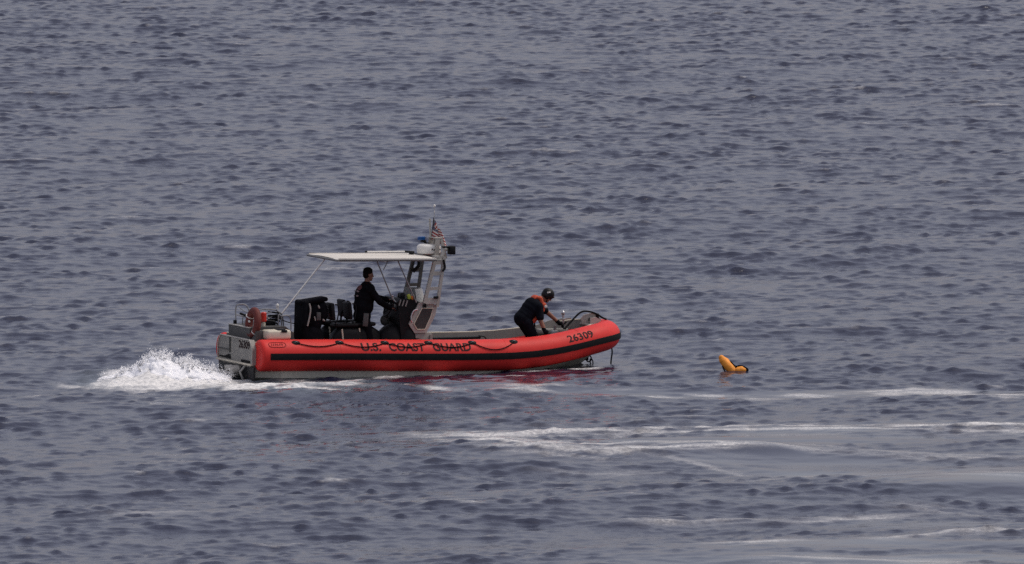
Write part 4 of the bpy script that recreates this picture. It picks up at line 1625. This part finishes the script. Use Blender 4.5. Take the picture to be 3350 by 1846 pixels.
for lg in legs:
    limb(b, lg, leg_r, 0.018)
remeshed(b, 'coverall', 'black_cloth', hm, HB, 0.011, 3)
for lg in legs:
    b = MB()
    p = Vector(lg[2])
    b.capsule(p + Vector((0, 0, 0.08)), p + Vector((0, 0, -0.02)), 0.062, 0.060)
    b.capsule(p + Vector((-0.03, 0, -0.045)), p + Vector((0.16, 0, -0.05)), 0.048, 0.042)
    remeshed(b, 'boot', 'black_vinyl', hm, HB, 0.01, 2)
# slim life vest: black front, red yoke at the back with its shade painted in
b = MB()
M, up, fwd, side = torso(b, Vector(pel).lerp(Vector(che), 0.42), che, Vector(shf).lerp(Vector(shn), 0.18), Vector(shn).lerp(Vector(shf), 0.18), (2.55, -0.22, 1.69), 0.056, 0.168, 0.138)
remeshed(b, 'life_vest', 'black_cloth', hm, HB, 0.011, 3)
b = MB()
b.ell(Vector(che) - fwd * 0.105 + up * 0.0, (0.085, 0.165, 0.15), M, 20, 12)
remeshed(b, 'vest_back', 'vest_faded', hm, HB, 0.008, 2)
for dz in (0.02, -0.07):
    b = MB()
    b.box(Vector(che) - fwd * 0.172 + up * dz, (0.04, 0.24, 0.03), rot=M, bevel=0.006)
    b.build('reflective_tape', 'vest_tape', hm, HB)
b = MB()
b.tube([Vector((2.555, -0.22, 1.745)) + Vector((0.072 * math.cos(a), 0.080 * math.sin(a), 0.012 * math.cos(a))) for a in np.linspace(0, 2 * math.pi, 21)[:-1]], 0.022, 8, closed=True)
b.build('collar_band', 'vest_faded', hm, HB)
b = MB()
hc = Vector((2.595, -0.22, 1.915))
b.ell(hc + Mh @ Vector((-0.020, 0, 0.060)), (0.102, 0.082, 0.085), Mh, 22, 14)
b.ell(hc + Mh @ Vector((-0.055, 0, 0.010)), (0.062, 0.075, 0.085), Mh, 22, 14)
rr = random.Random(5)
for k in range(60):
    a, e = rr.uniform(0, 2 * math.pi), rr.uniform(0.5, 1.4)
    p = Vector((-0.020 + 0.1 * math.cos(e) * math.cos(a), 0.080 * math.cos(e) * math.sin(a), 0.060 + 0.084 * math.sin(e)))
    b.ell(hc + Mh @ p, (0.017, 0.017, 0.017), None, 8, 6)
remeshed(b, 'hair', 'hair_black', hm, HB, 0.006, 1)
for sg in (-1, 1):
    MB().ell(hc + Mh @ Vector((0.080, 0.032 * sg, 0.002)), (0.009, 0.014, 0.008), Mh, 10, 8).build('eye', 'eye_dark', hm, HB)

# --- the crew member bending over the near side of the bow
BB = (5.85, -0.42, 0.30)
cm = boat_thing('person', BB, 'person in black helmet and orange-red life vest bending over the bow', 'person')
pel, che, nek = (5.77, -0.42, 0.985), (5.99, -0.42, 1.245), (6.12, -0.41, 1.365)
shn, shf = (6.03, -0.60, 1.225), (6.09, -0.22, 1.265)
eln, wrn = (6.04, -0.655, 0.965), (6.10, -0.71, 0.775)
elf, wrf = (6.38, -0.16, 1.075), (6.62, -0.14, 0.875)
legs = [[(5.80, -0.53, 0.92), (5.96, -0.56, 0.60), (5.80, -0.56, 0.40)], [(5.80, -0.31, 0.92), (5.98, -0.28, 0.62), (5.84, -0.28, 0.40)]]
leg_r = (0.098, 0.066, 0.046)
arm_r = (0.062, 0.048, 0.034)
Mh2 = Matrix.Rotation(R(-6), 3, 'Z') @ Matrix.Rotation(R(38), 3, 'Y')
hc = Vector((6.285, -0.41, 1.415))
b = MB()
torso(b, pel, che, shf, shn, nek)
head(b, hc, Mh2)
b.capsule(nek, hc - Vector((0.03, 0, 0.03)), 0.060, 0.056)
limb(b, [shn, eln, wrn], arm_r)
limb(b, [shf, elf, wrf], arm_r)
hand(b, wrn, (0.45, -0.35, -0.75), (0.75, -0.1, 0.55), 0.6, 1)
hand(b, wrf, (0.80, 0.0, -0.55), (0.5, 0.1, 0.8), 0.7, -1)
for lg in legs:
    limb(b, lg, leg_r)
    b.capsule(Vector(lg[2]) + Vector((-0.03, 0, -0.04)), Vector(lg[2]) + Vector((0.15, 0, -0.05)), 0.035, 0.028)
remeshed(b, 'body', 'skin_tan', cm, BB, 0.007, 3)
b = MB()
torso(b, pel, che, shf, shn, Vector(che).lerp(Vector(nek), 0.7), 0.028, 0.182, 0.148)
limb(b, [shn, Vector(shn).lerp(Vector(eln), 0.80)], (0.070, 0.062), 0.016)
limb(b, [shf, Vector(shf).lerp(Vector(elf), 0.82)], (0.070, 0.062), 0.014)
remeshed(b, 'shirt', 'navy_cloth', cm, BB, 0.011, 3)
b = MB()
b.ell((5.765, -0.42, 0.965), (0.155, 0.195, 0.15), Matrix.Rotation(R(30), 3, 'Y'), 20, 12)
for lg in legs:
    limb(b, lg, leg_r, 0.020)
remeshed(b, 'trousers', 'navy_cloth', cm, BB, 0.012, 3)
for lg in legs:
    b = MB()
    p = Vector(lg[2])
    b.capsule(p + Vector((0, 0, 0.06)), p + Vector((0, 0, -0.02)), 0.066, 0.062)
    b.capsule(p + Vector((-0.03, 0, -0.045)), p + Vector((0.16, 0, -0.05)), 0.048, 0.042)
    remeshed(b, 'boot', 'black_vinyl', cm, BB, 0.01, 2)
# gloves follow the hands
for w, d, nr, cu, sd_ in ((wrn, (0.45, -0.35, -0.75), (0.75, -0.1, 0.55), 0.6, 1), (wrf, (0.80, 0.0, -0.55), (0.5, 0.1, 0.8), 0.7, -1)):
    b = MB()
    hand(b, w, d, nr, cu, sd_, 0.0125, 0.078)
    dd = Vector(d).normalized()
    b.capsule(Vector(w) - dd * 0.03, Vector(w) + dd * 0.03, 0.042, 0.040)
    b.ell(Vector(w) + dd * 0.05, (0.06, 0.05, 0.045), Matrix.Identity(3))
    remeshed(b, 'glove', 'black_cloth', cm, BB, 0.006, 2)
# life vest: two thick front panels hanging from the chest, yoke round the neck
up = (Vector(che) - Vector(pel)).normalized()
side = Vector((0.05, 1, 0.03)).normalized()
side = (side - up * side.dot(up)).normalized()
fwd = side.cross(up)
Mv = Matrix((fwd, side, up)).transposed()
b = MB()
for sg in (-1, 1):
    for k in range(5):
        tt = k / 4
        p = Vector(che) + fwd * (0.135 + 0.05 * math.sin(tt * 2.6)) + side * (0.085 * sg) + up * (0.10 - 0.34 * tt)
        b.ell(p, (0.058, 0.075, 0.07), Mv, 16, 10)
    b.capsule(Vector(che) + fwd * 0.11 + side * (0.085 * sg) + up * 0.10, Vector(nek) + side * (0.088 * sg) + up * 0.0 - fwd * 0.01, 0.045, 0.040)
    b.capsule(Vector(nek) + side * (0.088 * sg) - fwd * 0.01, Vector(nek) - fwd * 0.095 + side * 0.05 * sg - up * 0.03, 0.040, 0.036)
b.capsule(Vector(nek) - fwd * 0.095 + side * 0.06 - up * 0.03, Vector(nek) - fwd * 0.095 - side * 0.06 - up * 0.03, 0.042, 0.042)
b.ell(Vector(nek) - fwd * 0.115 - up * 0.07, (0.03, 0.14, 0.075), Mv, 16, 10)
vest = remeshed(b, 'life_vest', 'vest_red', cm, BB, 0.010, 3)
b = MB()
b.box(Vector(che) + fwd * 0.165 - side * 0.145 + up * 0.105, (0.05, 0.045, 0.06), rot=Mv, bevel=0.012)
b.build('reflective_tape', 'tape_silver', cm, BB)
b = MB()
b.box(Vector(che) + fwd * 0.20 - side * 0.15 - up * 0.10, (0.05, 0.03, 0.05), rot=Mv, bevel=0.012)
b.build('light_tab', 'beacon_orange', cm, BB)
b = MB()
p = Vector(che) + fwd * 0.20 - up * 0.25 - side * 0.05
b.capsule(p, p + Vector((0.02, 0, -0.09)), 0.017, 0.014, 8)
b.build('strap_end', 'black_cloth', cm, BB)
# helmet with brim, chin strap and white patch
b = MB()
b.ell(hc + Mh2 @ Vector((-0.010, 0, 0.045)), (0.128, 0.108, 0.112), Mh2, 24, 16)
b.ell(hc + Mh2 @ Vector((-0.035, 0, -0.005)), (0.095, 0.106, 0.085), Mh2, 24, 16)
b.ell(hc + Mh2 @ Vector((0.075, 0, 0.050)), (0.062, 0.085, 0.020), Mh2, 20, 10)
helm = remeshed(b, 'helmet', 'black_plastic', cm, BB, 0.007, 2)
b = MB()
b.tube([hc + Mh2 @ Vector(q) for q in ((-0.01, -0.088, 0.0), (0.015, -0.082, -0.05), (0.04, -0.055, -0.10), (0.05, 0, -0.118), (0.04, 0.055, -0.10), (0.015, 0.082, -0.05), (-0.01, 0.088, 0.0))], 0.009, 6)
b.build('chin_strap', 'black_cloth', cm, BB)
b = MB()
Mp = Mh2 @ Matrix.Rotation(R(-46), 3, 'Y')
b.box(hc + Mh2 @ Vector((-0.045, -0.098, 0.062)), (0.070, 0.016, 0.026), rot=Mp, bevel=0.004)
b.build('white_patch', 'white_paint', cm, BB)
for sg in (-1, 1):
    MB().ell(hc + Mh2 @ Vector((0.080, 0.032 * sg, 0.002)), (0.009, 0.014, 0.008), Mh2, 10, 8).build('eye', 'eye_dark', cm, BB)

# ------------------------------------------------------------------ floating life jacket
VX, VY = 9.55, -0.62
vz = sea_z(VX, VY)
fj = tag(empty('life_jacket', (VX, VY, vz)), 'bright orange inflated life jacket with black straps floating in the sea', 'life jacket')


def lobe(path, rad, flat=0.75):
    b = MB()
    for (p, q, r0, r1) in zip(path[:-1], path[1:], rad[:-1], rad[1:]):
        b.capsule(p, q, r0, r1, 16)
    return b


b = lobe([(0.10, 0.0, -0.10), (0.03, 0.0, 0.02), (-0.10, 0.02, 0.15), (-0.20, 0.04, 0.27), (-0.235, 0.05, 0.33)], [0.095, 0.115, 0.112, 0.092, 0.068])
remeshed(b, 'front_lobe', 'vest_orange', fj, (0, 0, 0), 0.009, 4)
b = lobe([(-0.20, 0.14, 0.31), (-0.11, 0.14, 0.25), (-0.05, 0.13, 0.17), (0.03, 0.12, 0.08)], [0.055, 0.062, 0.055, 0.05])
remeshed(b, 'back_lobe', 'vest_orange', fj, (0, 0, 0), 0.009, 4)
b = lobe([(0.16, -0.04, 0.03), (0.23, -0.03, 0.045), (0.30, -0.02, 0.035)], [0.088, 0.092, 0.066])
remeshed(b, 'side_lobe', 'vest_orange', fj, (0, 0, 0), 0.009, 4)
b = MB()
b.tube(smooth_path([(-0.21, -0.02, 0.14), (-0.17, -0.05, 0.04), (-0.11, -0.06, -0.06)]), 0.017, 8)
b.tube(smooth_path([(-0.02, 0.02, 0.24), (0.06, -0.02, 0.16), (0.13, -0.06, 0.10), (0.14, -0.10, 0.02), (0.15, -0.10, -0.08)]), [0.015] * 25, 8)
b.tube(smooth_path([(0.10, 0.0, 0.09), (0.17, -0.03, 0.135), (0.27, -0.03, 0.125), (0.36, -0.03, 0.075), (0.39, -0.03, 0.03), (0.33, -0.06, -0.01)]), 0.022, 8)
b.box((0.36, -0.02, 0.045), (0.09, 0.08, 0.06), bevel=0.02)
b.box((0.12, -0.04, 0.105), (0.05, 0.05, 0.08), bevel=0.015)
b.build('strap', 'black_cloth', fj)

fj.scale = (0.82, 0.82, 0.80)

# ------------------------------------------------------------------ splash behind the stern
def build_splash():
    ico = [(0, 0, 1), (0.894, 0, 0.447), (0.276, 0.851, 0.447), (-0.724, 0.526, 0.447), (-0.724, -0.526, 0.447), (0.276, -0.851, 0.447),
           (0.724, 0.526, -0.447), (-0.276, 0.851, -0.447), (-0.894, 0, -0.447), (-0.276, -0.851, -0.447), (0.724, -0.526, -0.447), (0, 0, -1)]
    icf = [(0, 1, 2), (0, 2, 3), (0, 3, 4), (0, 4, 5), (0, 5, 1), (1, 6, 2), (2, 7, 3), (3, 8, 4), (4, 9, 5), (5, 10, 1),
           (2, 6, 7), (3, 7, 8), (4, 8, 9), (5, 9, 10), (1, 10, 6), (6, 11, 7), (7, 11, 8), (8, 11, 9), (9, 11, 10), (10, 11, 6)]
    iv = np.array(ico, dtype=np.float32)
    jf = np.array(icf, dtype=np.int32)
    r = np.random.default_rng(77)
    P, Rd = [], []
    HX = [-3.0, -2.6, -2.35, -2.05, -1.85, -1.72, -1.58, -1.42, -1.26, -1.14, -1.04, -0.92, -0.7, -0.4, -0.1]
    HZ = [0.0, 0.025, 0.065, 0.16, 0.33, 0.47, 0.42, 0.47, 0.30, 0.27, 0.33, 0.25, 0.17, 0.07, 0.0]
    Y1 = -0.62
    # the body of the splash: heaped lumps grown into one mass
    n = 2000
    x = r.uniform(-2.75, -0.15, n)
    y = Y1 + r.normal(0, 0.50, n)
    prof = np.interp(x, HX, HZ) * np.exp(-(((y - Y1) / 0.75) ** 2))
    z = prof * (0.55 + 0.45 * fbm(x * 6.0, y * 4.0, 301, 3)) * r.random(n) ** 0.5
    rad = 0.035 + 0.065 * r.random(n) ** 2
    rad = np.minimum(rad, 0.020 + prof * 0.35)
    mass = MB()
    for px, py, pz, pr_ in zip(x, y, z, rad):
        mass.add([(px + a_ * pr_ * 1.2, py + b_ * pr_ * 1.8, SEA0 + pz - 0.045 + c_ * pr_) for a_, b_, c_ in ico], icf)
    mo = remeshed(mass, 'splash_mass', 'foam_white', None, (0, 0, 0), 0.018, 9)
    # ragged jets thrown from the crest
    for k in range(90):
        x0 = r.choice([r.uniform(-1.95, -1.3), r.uniform(-2.4, -0.3), r.uniform(-1.15, -0.85)])
        y0 = Y1 + r.normal(0, 0.30)
        h0 = float(np.interp(x0, HX, HZ)) * math.exp(-(((y0 - Y1) / 0.75) ** 2))
        ln = r.uniform(0.05, 0.20) * (0.35 + h0)
        m = int(r.integers(14, 40))
        t = r.random(m) ** 0.8
        lean = r.normal(0, 0.45)
        P.append(np.stack([x0 + lean * ln * t + r.normal(0, 0.014, m), y0 + r.normal(0, 0.03, m), SEA0 + h0 * 0.75 + ln * t * 1.35], 1))
        Rd.append(0.017 * (1 - 0.8 * t) + 0.003)
    # mist and flying drops, thinning with height
    n = 4200
    x = r.uniform(-2.7, -0.1, n)
    y = Y1 + r.normal(0, 0.40, n)
    h = np.interp(x, HX, HZ) * np.exp(-(((y - Y1) / 0.8) ** 2))
    P.append(np.stack([x + r.normal(0, 0.03, n), y, SEA0 + h * 1.0 + 0.01 + r.exponential(0.035, n) * (0.35 + 1.6 * h)], 1))
    Rd.append(0.0025 + 0.0065 * r.random(n) ** 3)
    n = 420
    x = r.uniform(-1.5, -0.1, n)
    P.append(np.stack([x, Y1 + r.normal(0, 0.4, n), SEA0 + np.interp(x, [-1.5, -1.2, -0.6, -0.1], [0.50, 0.44, 0.28, 0.12]) * r.uniform(0.5, 1.05, n)], 1))
    Rd.append(0.003 + 0.008 * r.random(n) ** 3)
    P = np.concatenate(P).astype(np.float32)
    Rd = np.concatenate(Rd).astype(np.float32)
    n = len(P)
    # squash and turn each lump a little
    sc = (0.75 + 0.5 * r.random((n, 1, 3))).astype(np.float32)
    V = (P[:, None, :] + iv[None] * Rd[:, None, None] * sc).reshape(-1, 3)
    F = (jf[None] + (np.arange(n) * 12)[:, None, None]).reshape(-1, 3).astype(np.int32)
    me = bpy.data.meshes.new('splash')
    me.vertices.add(len(V))
    me.vertices.foreach_set('co', V.ravel())
    me.loops.add(F.size)
    me.loops.foreach_set('vertex_index', F.ravel())
    me.polygons.add(len(F))
    me.polygons.foreach_set('loop_start', np.arange(0, F.size, 3, dtype=np.int32))
    me.update(calc_edges=True)
    me.shade_smooth()
    me.materials.append(MATS['foam_white'])
    ob = bpy.data.objects.new('splash', me)
    COL.objects.link(ob)
    mo.parent = ob
    mo['kind'] = 'stuff'
    tag(ob, 'white churned water and spray thrown up behind the stern', 'splash', kind='stuff')


build_splash()
